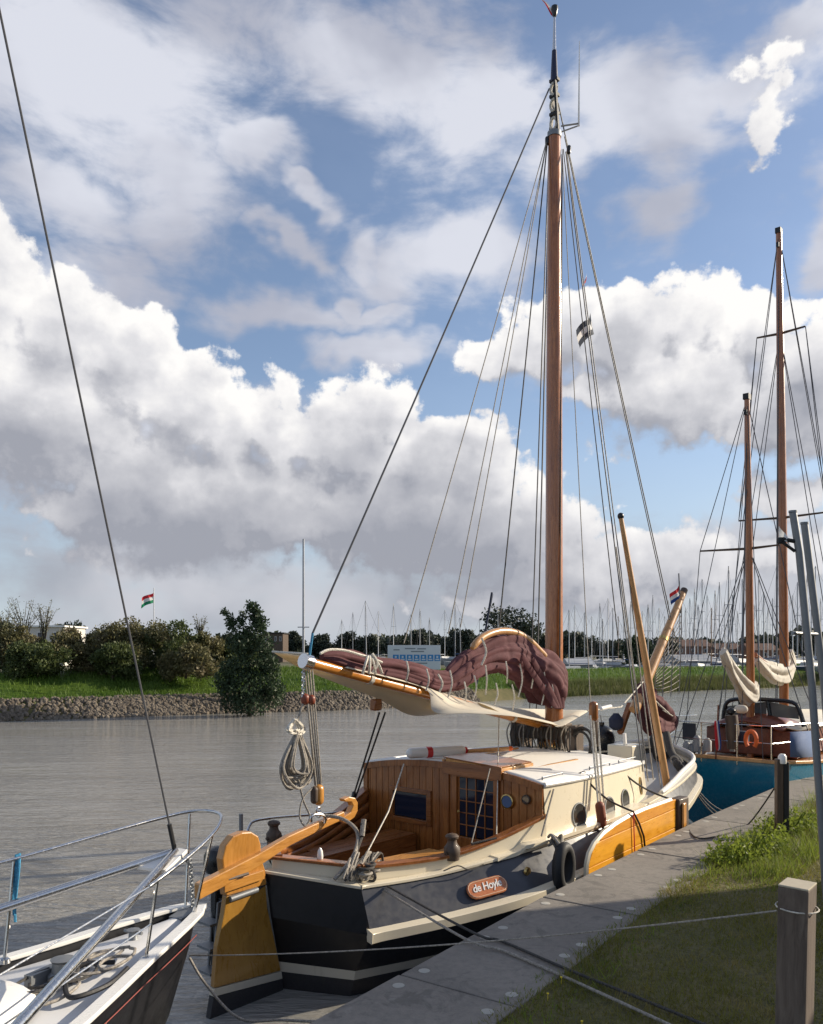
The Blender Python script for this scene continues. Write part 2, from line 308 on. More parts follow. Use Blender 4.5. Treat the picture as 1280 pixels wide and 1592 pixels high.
# ------------------------------------------------------------------ mesh builder
class MB:
    """Collects shapes; boat=True reads y as 'to starboard' (mirrored into the boat's own right-handed axes)."""
    def __init__(s, boat=False): s.v = []; s.f = []; s.mi = []; s.boat = boat; s.cur = 0
    def add(s, vs, fs):
        o = len(s.v); s.v += [tuple(p) for p in vs]; s.f += [tuple(o+i for i in f) for f in fs]; s.mi += [s.cur]*len(fs); return s
    def box(s, x0, x1, y0, y1, z0, z1):
        return s.add([(x, y, z) for x in (x0, x1) for y in (y0, y1) for z in (z0, z1)], [(0,1,3,2),(4,6,7,5),(0,4,5,1),(2,3,7,6),(0,2,6,4),(1,5,7,3)])
    def hexa(s, p): # 8 points: bottom 4 then top 4
        return s.add(p, [(0,3,2,1),(4,5,6,7),(0,1,5,4),(1,2,6,5),(2,3,7,6),(3,0,4,7)])
    def beam(s, a, b, wx, wz, up=(0,0,1)):
        a, b = Vector(a), Vector(b); d = (b-a).normalized(); u = Vector(up); n = d.cross(u)
        if n.length < 1e-4: n = d.cross(Vector((1,0,0)))
        n.normalize(); u = n.cross(d).normalized(); ps = []
        for c in (a, b):
            for i, j in ((-1,-1),(1,-1),(1,1),(-1,1)): ps.append(c+n*(i*wx/2)+u*(j*wz/2))
        return s.add(ps, [(3,2,1,0),(4,5,6,7),(0,1,5,4),(1,2,6,5),(2,3,7,6),(3,0,4,7)])
    def tube(s, pts, r, n=8, cap=True, flat=None):
        pts = [Vector(p) for p in pts]; k = len(pts); rs = r if isinstance(r, (list, tuple)) else [r]*k
        d0 = (pts[1]-pts[0]).normalized(); ref = Vector((0,0,1)) if abs(d0.z) < .9 else Vector((1,0,0)); N = d0.cross(ref).normalized(); vs = []
        for i, p in enumerate(pts):
            d = ((pts[i+1] if i < k-1 else p)-(pts[i-1] if i else p))
            if d.length < 1e-7: d = d0.copy()
            d.normalize(); N = (N-d*N.dot(d)); N.normalize(); Bn = d.cross(N)
            for j in range(n):
                a = 2*math.pi*j/n; vs.append(p+(N*math.cos(a)+Bn*math.sin(a)*(flat or 1))*rs[i])
        fs = [(i*n+j, i*n+(j+1) % n, (i+1)*n+(j+1) % n, (i+1)*n+j) for i in range(k-1) for j in range(n)]
        if cap: fs += [tuple(reversed(range(n))), tuple(range((k-1)*n, k*n))]
        return s.add(vs, fs)
    def lathe(s, c, prof, n=16, axis='z'):
        c = Vector(c); vs = []
        for r, h in prof:
            for j in range(n):
                a = 2*math.pi*j/n; p = (r*math.cos(a), r*math.sin(a), h)
                if axis == 'x': p = (p[2], p[0], p[1])
                if axis == 'y': p = (p[0], p[2], p[1])
                vs.append(c+Vector(p))
        k = len(prof); fs = [(i*n+j, i*n+(j+1) % n, (i+1)*n+(j+1) % n, (i+1)*n+j) for i in range(k-1) for j in range(n)]
        fs += [tuple(reversed(range(n))), tuple(range((k-1)*n, k*n))]
        return s.add(vs, fs)
    def capsule(s, a, b, r, n=12, k=5, r2=None):
        a, b = Vector(a), Vector(b); d = (b-a); L = d.length; d.normalize(); pts = []; rs = []; r2 = r2 or r
        for i in range(k+1):
            t = i/k*math.pi/2; pts.append(a+d*(r*(1-math.cos(t)))); rs.append(max(.001, r*math.sin(t)))
        for i in range(k, -1, -1):
            t = i/k*math.pi/2; pts.append(b-d*(r*(1-math.cos(t)))); rs.append(max(.001, r2*math.sin(t)))
        return s.tube(pts, rs, n)
    def prism(s, poly, lo, hi, plane='xz'):
        n = len(poly); vs = []
        for h in (lo, hi):
            for a, b in poly: vs.append({'xz': (a, h, b), 'xy': (a, b, h), 'yz': (h, a, b)}[plane])
        return s.add(vs, [tuple(range(n)), tuple(reversed(range(n, 2*n)))]+[(i, n+i, n+(i+1) % n, (i+1) % n) for i in range(n)])
    def grid(s, rows, closed=False):
        n = len(rows[0]); k = len(rows); vs = [p for r in rows for p in r]; m = n if closed else n-1
        return s.add(vs, [(i*n+j, i*n+(j+1) % n, (i+1)*n+(j+1) % n, (i+1)*n+j) for i in range(k-1) for j in range(m)])
    def torus(s, c, R_, r, axis='z', n=20, k=8, a0=0, a1=None, squash=1.0):
        c = Vector(c); full = a1 is None; a1 = 2*math.pi if full else a1; pts = []
        for i in range(n+1):
            a = a0+(a1-a0)*i/n; q = (R_*math.cos(a), R_*math.sin(a)*squash, 0)
            if axis == 'x': q = (0, q[0], q[1])
            if axis == 'y': q = (q[0], 0, q[1])
            pts.append(c+Vector(q))
        return s.tube(pts, r, k, cap=not full)
    def build(s, name, mat, parent=None, smooth=True, bevel=0, label=None, kind=None, solid=0, sub=0, angle=40):
        v = np.array(s.v, dtype=np.float64)
        if s.boat: v[:, 1] *= -1
        f = [tuple(reversed(q)) for q in s.f] if s.boat else s.f
        me = bpy.data.meshes.new(name); me.from_pydata(v.tolist(), [], f)
        mm = mat if isinstance(mat, (list, tuple)) else [mat]
        for q in mm: me.materials.append(q)
        if len(mm) > 1: me.polygons.foreach_set('material_index', s.mi)
        me.validate()
        if smooth:
            me.polygons.foreach_set('use_smooth', [True]*len(me.polygons)); me.set_sharp_from_angle(angle=R(angle))
        me.update(); o = bpy.data.objects.new(name, me); COL.objects.link(o)
        if parent is not None: o.parent = parent
        if solid: md = o.modifiers.new('thick', 'SOLIDIFY'); md.thickness = solid; md.offset = 0
        if bevel: md = o.modifiers.new('edge', 'BEVEL'); md.width = bevel; md.segments = 2; md.limit_method = 'ANGLE'; md.angle_limit = R(40)
        if sub: md = o.modifiers.new('sub', 'SUBSURF'); md.levels = sub; md.render_levels = sub
        if label: o['label'] = label
        if kind: o['kind'] = kind
        return o
def tag(o, label, cat, group=None, kind=None):
    o['label'] = label; o['category'] = cat
    if group: o['group'] = group
    if kind: o['kind'] = kind
    return o
def thing(name, label, cat, loc=(0,0,0), rz=0, group=None):
    o = bpy.data.objects.new(name, None); COL.objects.link(o); o.location = loc; o.rotation_euler = (0,0,rz); o.empty_display_size = .2
    return tag(o, label, cat, group)
def struct(o): o['kind'] = 'structure'; return o
def stuffobj(o, label, cat): o['kind'] = 'stuff'; o['label'] = label; o['category'] = cat; return o
def copy_tree(o, parent=None):
    c = o.copy(); COL.objects.link(c); c.parent = parent
    for ch in [q for q in bpy.data.objects if q.parent == o]: copy_tree(ch, c)
    return c
def catmull(pts, k=6):
    P_ = [np.array(p, float) for p in pts]; out = []
    for i in range(len(P_)-1):
        a = P_[max(i-1, 0)]; b = P_[i]; c_ = P_[i+1]; e = P_[min(i+2, len(P_)-1)]
        for j in range(k):
            t = j/k; out.append(tuple(.5*((2*b)+(-a+c_)*t+(2*a-5*b+4*c_-e)*t*t+(-a+3*b-3*c_+e)*t**3)))
    out.append(tuple(P_[-1])); return out
def sag(a, b, s, n=14):
    a, b = Vector(a), Vector(b); return [a.lerp(b, i/n)-Vector((0,0,s*4*(i/n)*(1-i/n))) for i in range(n+1)]
def Wp(u, v, Y): return Vector(((u-UC)/F_PX*Y, Y, CAM_H-(v-VH)/F_PX*Y))
def Gp(u, v, z=0.0):
    Y = (CAM_H-z)*F_PX/(v-VH); return Vector(((u-UC)/F_PX*Y, Y, z))
def np_mesh(name, verts, nper, mat, parent=None, quads=False):
    """verts (N*nper,3): N loose polygons of nper corners each"""
    me = bpy.data.meshes.new(name); N = len(verts)//nper
    me.vertices.add(len(verts)); me.vertices.foreach_set('co', verts.astype(np.float32).ravel())
    me.loops.add(len(verts)); me.loops.foreach_set('vertex_index', np.arange(len(verts), dtype=np.int32))
    me.polygons.add(N); me.polygons.foreach_set('loop_start', (np.arange(N)*nper).astype(np.int32))
    me.materials.append(mat); me.update(calc_edges=True); o = bpy.data.objects.new(name, me); COL.objects.link(o)
    if parent is not None: o.parent = parent
    return o
rng = np.random.default_rng(7); random.seed(7)
def leaf_cards(cen, size, up=.3, rg=rng, aspect=.55):
    n = len(cen); d = rg.normal(size=(n,3)); d[:,2] += up; d /= np.linalg.norm(d, axis=1)[:,None]
    e = np.cross(d, rg.normal(size=(n,3))); e /= np.linalg.norm(e, axis=1)[:,None]
    L_ = (size*rg.uniform(.6, 1.4, n))[:,None]; W_ = L_*aspect
    return np.stack([cen, cen+d*L_*.5+e*W_*.5, cen+d*L_, cen+d*L_*.5-e*W_*.5], 1).reshape(-1, 3)
def blades(pos, h, wd, lean=.35, rg=rng):
    n = len(pos); a = rg.uniform(0, 2*np.pi, n); dx = np.stack([np.cos(a), np.sin(a), np.zeros(n)], 1)*(wd*rg.uniform(.6,1.3,n)/2)[:,None]
    tip = pos+np.stack([rg.normal(0, lean, n)*h, rg.normal(0, lean, n)*h, h], 1)
    return np.stack([pos-dx, pos+dx, tip], 1).reshape(-1, 3)
# ================================================================== SETTING
# water
o = MB().add([(-900,-300,WATER),(900,-300,WATER),(900,900,WATER),(-900,900,WATER)], [(0,1,2,3)]).build('water', M['water']); struct(o)
# near land ---------------------------------------------------------
q0 = [Gp(480,1592), Gp(850,1390), Gp(1085,1275), Gp(1265,1198)]
QE = [q0[0]+(q0[0]-q0[1])*12, q0[0]+(q0[0]-q0[1])*.8]+q0+[Vector((14.5,23.6,0)), Vector((34,43,0)), Vector((90,92,0)), Vector((250,180,0))]
def q_at(dist):                            # point and inland normal along the quay edge, metres from q0[0]
    i = 2
    if dist < 0: i = 1; d = (QE[2]-QE[1]).normalized(); return QE[2]+d*dist, Vector((d.y, -d.x, 0))
    while i < len(QE)-2 and dist > (QE[i+1]-QE[i]).length: dist -= (QE[i+1]-QE[i]).length; i += 1
    d = (QE[i+1]-QE[i]).normalized()
    d2 = (QE[min(i+2, len(QE)-1)]-QE[i+1]).normalized() if i+2 < len(QE) else d
    d1 = (QE[i]-QE[i-1]).normalized(); t = dist/(QE[i+1]-QE[i]).length
    dm = (d*1.0+d1*max(0, .5-t)+d2*max(0, t-.5)).normalized()
    return QE[i]+d*dist, Vector((dm.y, -dm.x, 0))
b = MB(); inner = [p+Vector((.8,-.6,0)).normalized()*.9 for p in QE]
pts = [(p.x, p.y, -.012) for p in inner]+[(1500,400,-.012),(1500,-400,-.012),(-40,-400,-.012)]
b.add(pts, [tuple(range(len(pts)))]); struct(b.build('lawn', M['soil'], smooth=False))
b = MB(); rows = []
for z, off in ((-.16,.0),(-2.6,.0)): rows.append([(p.x+off, p.y-off, z) for p in QE])
b.grid(rows); rows = [[(p.x+.0, p.y, -.16) for p in QE], [(p.x, p.y, -.16) for p in [p+Vector((.8,-.6,0))*1.0 for p in QE]]]; b.grid(rows)
struct(b.build('quay_wall', M['quayface'], smooth=False))
# walkway slabs
walk = bpy.data.objects.new('walkway', None); COL.objects.link(walk); walk['kind'] = 'structure'; walk.location = (0,0,0)
SL = 2.46; first = 1.05-2*SL; si = 0
for i in range(12):
    a0 = first+i*SL; a1 = a0+SL-.028
    A, nA = q_at(a0); B_, nB = q_at(a1); Mi, nM = q_at((a0+a1)/2); jit = random.uniform(-.004, .004)
    if i >= 9: pass
    b = MB(); Wd = 1.02; lo = -.15
    ring = [A, Mi, B_, B_+nB*Wd, Mi+nM*Wd, A+nA*Wd]
    vs = [(p.x, p.y, lo+jit) for p in ring]+[(p.x, p.y, jit) for p in ring]
    b.add(vs, [(5,4,3,2,1,0),(6,7,8,9,10,11)]+[(k, (k+1) % 6, 6+(k+1) % 6, 6+k) for k in range(6)])
    s_ = b.build('slab', M['slab'], walk, smooth=False, bevel=.008)
    for t in (.16, .40, .66, .90):
        tt_ = a0+SL*t if t != .9 else a1-.17
        if t == .16: tt_ = a0+.16
        if t in (.40,): tt_ = a0+SL*.5-.15
        if t in (.66,): tt_ = a0+SL*.5+.17
        C, nC = q_at(tt_)
        for off in (.12, .88):
            p = C+nC*off+Vector((random.uniform(-.012,.012), random.uniform(-.012,.012), 0))
            MB().lathe((p.x, p.y, jit+.0005), [(.046,-.01),(.046,.002),(.036,.0035)], 14).build('cement_plug', M['capstone'], s_)
# rest of walkway far along the quay, seen edge-on
# lawn blades ------------------------------------------------------
def lawn_pts(n, x0, x1, y0, y1):
    p = np.stack([rng.uniform(x0,x1,n), rng.uniform(y0,y1,n), np.full(n, -.012)], 1)
    e = [np.array((q.x, q.y)) for q in QE]
    d = np.full(n, 1e9); 
    for i in range(1, len(e)-1):
        a, c2 = e[i], e[i+1]; t = c2-a; L_ = np.linalg.norm(t); t = t/L_; nn = np.array((t[1], -t[0]))
        rel = p[:,:2]-a; al = rel@t; pr_ = rel@nn; ok = (al > -.3) & (al < L_+.3); d = np.where(ok, np.minimum(d, pr_), d)
    return p, d
P1, D1 = lawn_pts(260000, .0, 11, 3.2, 18)
u_ = P1[:,0]/P1[:,1]*F_PX+UC
n_edge = np.array([mnoise.noise(Vector((x*1.3, y*1.3, 0))) for x, y in P1[::1, :2]]) if False else np.sin(P1[:,0]*3.1+P1[:,1]*1.7)*.06+np.sin(P1[:,0]*9.3-P1[:,1]*6.1)*.035
keep = (D1 > .95+n_edge) & (D1 < 1e8) & (u_ < 1400) & (rng.uniform(0,1,len(P1)) < np.clip(9.0/P1[:,1], .35, 1))
p = P1[keep]; dd = D1[keep]; hh = rng.uniform(.025,.06,len(p))*(1+1.1*np.exp(-((dd-1.05)/.16)**2))*(1+.5*np.sin(p[:,0]*2.3)*np.sin(p[:,1]*1.9))
gv = blades(p, hh, np.full(len(p), .0075), .55)
stuffobj(np_mesh('lawn_grass', gv, 3, M['blade']), 'short mown grass beside the concrete walkway', 'grass')
# taller tufts hanging over the slab edge and the weeds further on
P2, D2 = lawn_pts(300000, .2, 12, 4, 18); k2 = (D2 > .86) & (D2 < np.where(P2[:,1] > 8.6, 1.9, 1.35)) & (rng.uniform(0,1,len(P2)) < np.where(P2[:,1] > 8.6, .40, .25))
p = P2[k2]; far = p[:,1] > 9.0
clump = np.clip(np.sin(p[:,0]*4.0+1)*np.sin(p[:,1]*3.3)*1.2, 0, 1)
hh = rng.uniform(.05,.15,len(p))*(.45+clump)*np.where(far, 1.9, .8)
gv = blades(p, hh, np.full(len(p), .010), .5); stuffobj(np_mesh('tall_grass', gv, 3, M['blade_tall']), 'taller grass tufts along the edge of the concrete walkway', 'grass')
# weeds
for (u, v, lab) in ((1165, 1330, 'leafy green weed clump at the walkway edge, nearer one before the black mooring post'), (1232, 1290, 'leafy green weed clump right at the foot of the black mooring post')):
    c = Gp(u, v); th = thing('weed_clump', lab, 'weed', c); n = 1500 if u < 1200 else 900
    a = rng.uniform(0, 2*np.pi, n); rr = np.sqrt(rng.uniform(0,1,n))*.34; pts_ = np.stack([rr*np.cos(a)*2.0+.25*rr*np.sin(a), rr*np.sin(a)*1.1+rr*np.cos(a)*1.2, rng.uniform(0.0,1,n)**1.3*(.10+.13*np.sin(a*3+1)**2+.10*rng.uniform(0,1,n)**3)], 1)
    np_mesh('foliage', leaf_cards(pts_, np.full(n, .055), .5), 4, M['blade_tall'], th)
    b = MB()
    for _ in range(14):
        a = random.uniform(0, 6.28); b.tube([(0,0,0), (math.cos(a)*.1, math.sin(a)*.1, .13), (math.cos(a)*.17, math.sin(a)*.17, .25)], .004, 5)
    b.build('stem', M['blade_tall'], th)
for k in range(3):
    u, v = ((873,1530),(852,1556),(905,1600))[k]; c = Gp(u, v)
    tag(MB().lathe((c.x,c.y,.05), [(.002,-.05),(.002,0),(.009,.001),(.009,.005),(.003,.007)], 8).build('dandelion', paint('dandelion_yellow', (.8,.6,.02), .6) if k == 0 else bpy.data.materials['dandelion_yellow']),
        ['small yellow flower in the lawn close to the walkway, farthest of three', 'small yellow flower in the lawn, between the two others', 'small yellow flower at the bottom edge of the lawn'][k], 'flower', 'yellow flowers in the lawn')

# far bank -----------------------------------------------------------
def wl(u, v): return Gp(u, v, WATER)
BK = [Vector((-130,-22,WATER)), Vector((-60,22,WATER)), wl(0,1122), wl(300,1111), wl(560,1103), wl(700,1094), wl(870,1084), wl(1060,1075), wl(1250,1067), Vector((75,112,WATER)), Vector((150,150,WATER)), Vector((600,330,WATER))]
BKs = [Vector(p) for p in catmull([tuple(p) for p in BK], 10)]
def bnorm(i):
    d = (BKs[min(i+1, len(BKs)-1)]-BKs[max(i-1, 0)]).normalized(); return Vector((-d.y, d.x, 0))
PROF = [(0,-.8),(0,0),(.45,.35),(1.1,.98),(2.2,1.25),(4.2,1.95),(6.0,2.33),(8.0,2.38),(13,1.75),(22,1.45),(60,1.3),(300,1.3),(3500,1.4)]
rows = []
for o_, h in PROF:
    r_ = []
    for i, p in enumerate(BKs):
        sc = 1.0-.24*min(1, max(0, (p.x+3)/16)); n = bnorm(i); j = random.uniform(-.05,.05) if 0 < h < 2.4 and o_ < 9 else 0
        oo = o_; 
        r_.append((p.x+n.x*oo, p.y+n.y*oo, WATER+(h+j)*(sc if h > 0 else 1)))
    rows.append(r_)
struct(MB().grid(rows[:4]).build('stony_bank_foot', M['soil'])); struct(MB().grid(rows[3:9]).build('grass_bank', M['bankgrass'])); struct(MB().grid(rows[8:]).build('far_field', M['field']))
def bank_pt(t, off, prof=PROF):
    i = min(int(t), len(BKs)-2); fr = t-i; p = BKs[i].lerp(BKs[i+1], fr); n = bnorm(i).lerp(bnorm(i+1), fr)
    h = np.interp(off, [q[0] for q in prof], [q[1] for q in prof]); sc = 1.0-.24*min(1, max(0, (p.x+3)/16))
    return p+n*off+Vector((0,0,h*(sc if h > 0 else 1)))
# index range of the bank inside the picture
i0, i1 = 14, 90
ps = []; hs = []
for _ in range(42000):
    t = i0+(random.random()**1.1)*(i1-i0); off = random.uniform(.9, 8.5); p = bank_pt(t, off); ps.append(p); hs.append(random.uniform(.12,.34))
p = np.array([tuple(q) for q in ps]); gv = blades(p, np.array(hs), np.full(len(p), .05), .35)
stuffobj(np_mesh('bank_grass', gv, 3, M['bankgrass']), 'bright green grass covering the far canal bank', 'grass')
# reeds along the water's edge right of the mast
ps = []; hs = []
for _ in range(16000):
    t = random.uniform(57, 92); off = random.uniform(-.1, 1.9); p = bank_pt(t, max(off, 0)); ps.append(p); hs.append(random.uniform(.3, .75))
p = np.array([tuple(q) for q in ps]); gv = blades(p, np.array(hs), np.full(len(p), .05), .15)
stuffobj(np_mesh('reeds', gv, 3, M['reed']), 'pale reeds at the foot of the far bank right of the mast', 'reeds')
# riprap stones
b = MB(); ico = [(0,0,1),(.89,0,.45),(.28,.85,.45),(-.72,.53,.45),(-.72,-.53,.45),(.28,-.85,.45),(.72,.53,-.45),(-.28,.85,-.45),(-.89,0,-.45),(-.28,-.85,-.45),(.72,-.53,-.45),(0,0,-1)]
icf = [(0,1,2),(0,2,3),(0,3,4),(0,4,5),(0,5,1),(1,6,2),(2,7,3),(3,8,4),(4,9,5),(5,10,1),(2,6,7),(3,7,8),(4,8,9),(5,9,10),(1,10,6),(11,7,6),(11,8,7),(11,9,8),(11,10,9),(11,6,10)]
for _ in range(7600):
    t = random.uniform(i0, 53); off = random.uniform(-.05, 1.30); c = bank_pt(t, max(0, off)); s_ = random.uniform(.06,.18)**1.0; q = Euler([random.uniform(0,6.3) for _ in range(3)]).to_matrix()
    vs = [c+q@Vector((x*s_*random.uniform(.8,1.3), y*s_*random.uniform(.8,1.2), z*s_*random.uniform(.6,1.0))) for x, y, z in ico]
    b.add(vs, icf)
stuffobj(b.build('riprap_stones', M['stone'], smooth=False), 'rough brown stones facing the foot of the far bank', 'stones')

# ------------------------------------------------------------------ trees and shrubs
def crown_pts(n, lumps, rg=rng, shell=.55):
    w_ = np.array([(l[3]*l[4])**.8 for l in lumps]); w_ = w_/w_.sum(); idx = rg.choice(len(lumps), n, p=w_); L_ = np.array(lumps)[idx]
    d = rg.normal(size=(n,3)); d /= np.linalg.norm(d, axis=1)[:,None]; r = (shell+(1-shell)*rg.uniform(0,1,n))[:,None]*rg.uniform(.75,1.08,n)[:,None]
    return L_[:,:3]+d*r*np.stack([L_[:,3], L_[:,3], L_[:,4]], 1)
def plant(name, label, cat, base, lumps, n, leaf, mat, trunk=None, group=None, up=.2):
    th = thing(name, label, cat, base, 0, group)
    np_mesh('crown', leaf_cards(crown_pts(n, lumps), np.full(n, leaf), up), 4, mat, th)
    if trunk:
        b = MB(); h, r = trunk
        b.tube([(0,0,-.2),(random.uniform(-.1,.1)*h*.3,0,h*.4),(random.uniform(-.1,.1)*h*.4,0,h)], [r, r*.75, r*.35], 7)
        b.build('trunk', M['bark'], th)
        b = MB()
        for l in lumps[:9]:
            z0 = h*random.uniform(.3,.8); b.tube([(0,0,z0), (l[0]*.5, l[1]*.5, (z0+l[2])/2+.05*h), (l[0], l[1], l[2])], [r*.45, r*.3, r*.1], 5)
        b.build('limb', M['bark'], th)
    return th
def lumpy(wd, h, n, z0=.3, rmin=.25, rmax=.45):
    out = []
    for i in range(n):
        a = random.uniform(0, 6.28); q = math.sqrt(random.random()); z = z0*h+random.random()**.8*(1-z0)*h*.82; k = 1-.55*((z/h-.45)/.55)**2 if z/h > .45 else 1
        r = random.uniform(rmin, rmax)*wd*.6; out.append((math.cos(a)*q*wd*.42*k, math.sin(a)*q*wd*.30*k, z, r, r*.8))
    return out
# shrub belt on the left bank, each bush by itself: (u, v_top, Y, width px, kind)
BELT = [(-18,960,50,90,'leafgreen2'),(30,965,50,80,'leafolive'),(88,985,50,74,'leafolive'),(142,975,51,86,'leafolive'),(205,958,51,100,'leafolive'),(262,962,52,90,'leafgreen'),(318,985,53,74,'leafolive'),(-60,950,49,90,'leafolive'),(372,1000,55,60,'leafgreen'),(60,1000,48,80,'leafgreen'),(175,1002,49,70,'leafgreen'),(290,1004,50,70,'leafolive')]
BL = ['grey green feathery bush at the left edge of the photo','olive bush in front of the pale building, second from the left','low brown-green bush between the pale building and the flag','brown-olive bush left of the flagpole','big olive bush the flagpole rises behind','rounded mid green bush just right of the flagpole','low olive bush beside the dark waterside tree','olive bush at the far left end of the belt','low green bush behind the dark waterside tree','low green bush on the bank below the pale building','low green bush on the bank left of the flagpole','low olive bush on the bank right of the flagpole']
for k, (u, vt, Y, wpx, mk) in enumerate(BELT):
    base = Wp(u, 1045, Y); base.z = .95; top = Wp(u, vt, Y).z; h = top-base.z; wd = wpx/F_PX*Y*1.15
    plant('bush', BL[k], 'bush', base, lumpy(wd*1.1, h*1.05, 26, .05, .10, .36), 8000, .17, M[mk], (h*.7, .06), 'bushes along the far bank', .6)
    th = [q for q in bpy.data.objects if q.name.startswith('bush')][-1]
# feathery bare tops
for (u, vt, Y, wpx) in ((38,928,51,60),(68,934,51,40),(10,940,50,50),(312,958,53,26)):
    base = Wp(u, 1000, Y); top = Wp(u, vt, Y).z-base.z; th = thing('willow_sapling', 'thin pale willow sapling rising out of the bushes '+{38:'left of the pale building',68:'over the pale building',10:'at the left edge',312:'near the dark waterside tree'}[u], 'sapling', base, 0, 'willow saplings in the bush belt')
    b = MB(); cp = []
    for _ in range(16):
        a = random.uniform(-1,1); wd = wpx/F_PX*Y*.5; tip = Vector((a*wd, random.uniform(-.4,.4), top*random.uniform(.55,1.0))); mid = Vector((a*wd*.35, 0, tip.z*.5))
        b.tube([(0,0,-.5), mid, tip], [.03,.02,.008], 5)
        for _ in range(26): cp.append(tuple(mid.lerp(tip, random.uniform(-.3,1.02))+Vector((random.gauss(0,.07), random.gauss(0,.07), random.gauss(0,.07)))))
    b.build('stem', M['bark'], th); np_mesh('foliage', leaf_cards(np.array(cp), np.full(len(cp), .13), .8, aspect=.35), 4, M['leafgreen2'], th)
# dark waterside tree
base = Wp(388, 1098, 46.5); base.z = -1.0; K = 46.5/F_PX
def dl(u, v, r, f=1): return ((u-388)*K*.88, random.uniform(-.5,.5), (1098-v)*K*1.0, r*K, r*K*f)
LM = [dl(388,1062,34),dl(368,1045,24),dl(412,1050,28),dl(378,1022,20),dl(402,1015,24),dl(352,1062,20),dl(428,1075,20),dl(392,1085,34,.7),dl(360,1085,24,.7),dl(372,975,17),dl(400,975,18),dl(415,995,18),dl(362,995,16),
  dl(345,1050,22),dl(436,1062,18),dl(350,1030,16),dl(425,1035,20),dl(410,965,12,1.5),dl(396,947,11,1.9),dl(390,936,7,1.6),dl(398,952,9,1.6),dl(352,962,8,1.5),dl(378,990,20),dl(356,957,9,1.4),dl(348,944,7),dl(374,950,8,1.6),dl(372,958,8),dl(399,938,7,1.6),dl(404,955,11,1.4),dl(393,933,5),dl(420,1020,20),dl(385,990,22),dl(408,958,9)]
th = plant('waterside_tree', 'dense dark green tree leaning over the water on the far bank', 'tree', base, LM, 12500, .17, M['leafdark'], (3.2,.12), None, .5)
# far trees: (u, vtop, Y, width px, label)
FT = [(800,942,150,92,'large dark round tree behind the furled maroon sail'),(905,984,150,56,'round dark tree just right of the mast, above the moored boats'),(858,985,160,44,'dark tree half hidden by the mast'),
 (990,988,110,52,'dark bushy tree behind the leaning pale spar'),(945,998,150,50,'low dark tree among the masts left of the pale spar'),(655,975,230,34,'narrow pointed tree behind the white information board'),(715,972,210,40,'pointed olive tree right of the information board'),
 (620,992,260,30,'small tree behind the left end of the information board'),(580,988,260,34,'low tree in the treeline left of the information board'),(545,980,260,40,'dark tree in the treeline over the boom end'),(500,986,260,44,'dark tree in the treeline just right of the boom end'),
 (460,980,240,34,'dark tree in the treeline by the thin grey pole'),(432,990,250,30,'low dark tree beside the small pavilion'),(230,962,210,0,'x'),(760,985,240,50,'dark low tree left of the large round tree'),(690,990,250,40,'low dark tree behind the board, middle of the treeline'),
 (100,966,190,60,'dark tree line clump behind the pale building'),(1030,995,170,44,'low dark tree between the two crossed pale spars'),(735,992,260,40,'low tree in the far treeline below the slanting grey mast')]
for (u, vt, Y, wpx, lab) in FT:
    if lab == 'x': continue
    base = Wp(u, 1040, Y); base.z = .15; h = Wp(u, vt, Y).z-base.z; wd = wpx/F_PX*Y
    plant('tree', lab, 'tree', base, lumpy(wd*1.1, h, 16, .12, .26, .42), 3600, .35+Y*.0016, M['leaffar'] if Y > 120 else M['leafdark'], (h*.7, .22), 'trees behind the far bank')
# far wood as one mass
ps = []
for _ in range(30000):
    X = random.uniform(-420, 420); Y = random.uniform(330, 350)+abs(X)*.1; e = 6.6+2.0*math.sin(X*.045)+1.8*math.sin(X*.11+2)+1.2*math.sin(X*.31)
    ps.append((X, Y, random.uniform(0, 1)**.7*max(2.5, e)))
stuffobj(np_mesh('distant_wood', leaf_cards(np.array(ps), np.full(len(ps), 2.4), .1, aspect=.8), 4, M['leaffar']), 'low dark wood along the horizon behind the far bank', 'wood')
# ================================================================== THE VARNISHED FLAT-BOTTOMED YACHT
PSI = R(41); BO = (-1.4346, 9.027); sB, cB = math.sin(PSI), math.cos(PSI); HW = CAM_H-WATER
def yp(u, v, y):                           # where the sight line meets the boat's own plane y = const: (x, y, z)
    k = (u-UC)/F_PX; x = (k*(BO[1]-y*sB)-BO[0]-y*cB)/(sB-k*cB); Y = BO[1]+x*cB-y*sB
    return (x, y, HW-(v-VH)/F_PX*Y)
def xp(u, v, x):
    k = (u-UC)/F_PX; y = (k*(BO[1]+x*cB)-BO[0]-x*sB)/(cB+k*sB); Y = BO[1]+x*cB-y*sB
    return (x, y, HW-(v-VH)/F_PX*Y)
def to_world(p): return Vector((BO[0]+p[0]*sB+p[1]*cB, BO[1]+p[0]*cB-p[1]*sB, WATER+p[2]))
RZ = R(90)-PSI
boat = thing('sailing_yacht', 'black and cream flat-bottomed wooden-cabin yacht with tall varnished mast, moored along the walkway', 'sailing boat', (BO[0], BO[1], WATER), RZ)
def BM(): return MB(True)
def part(b, name, mat, parent=None, **k): return b.build(name, mat, parent or boat, **k)
def loc_thing(name, label, cat, group=None): return thing(name, label, cat, (BO[0], BO[1], WATER), RZ, group)
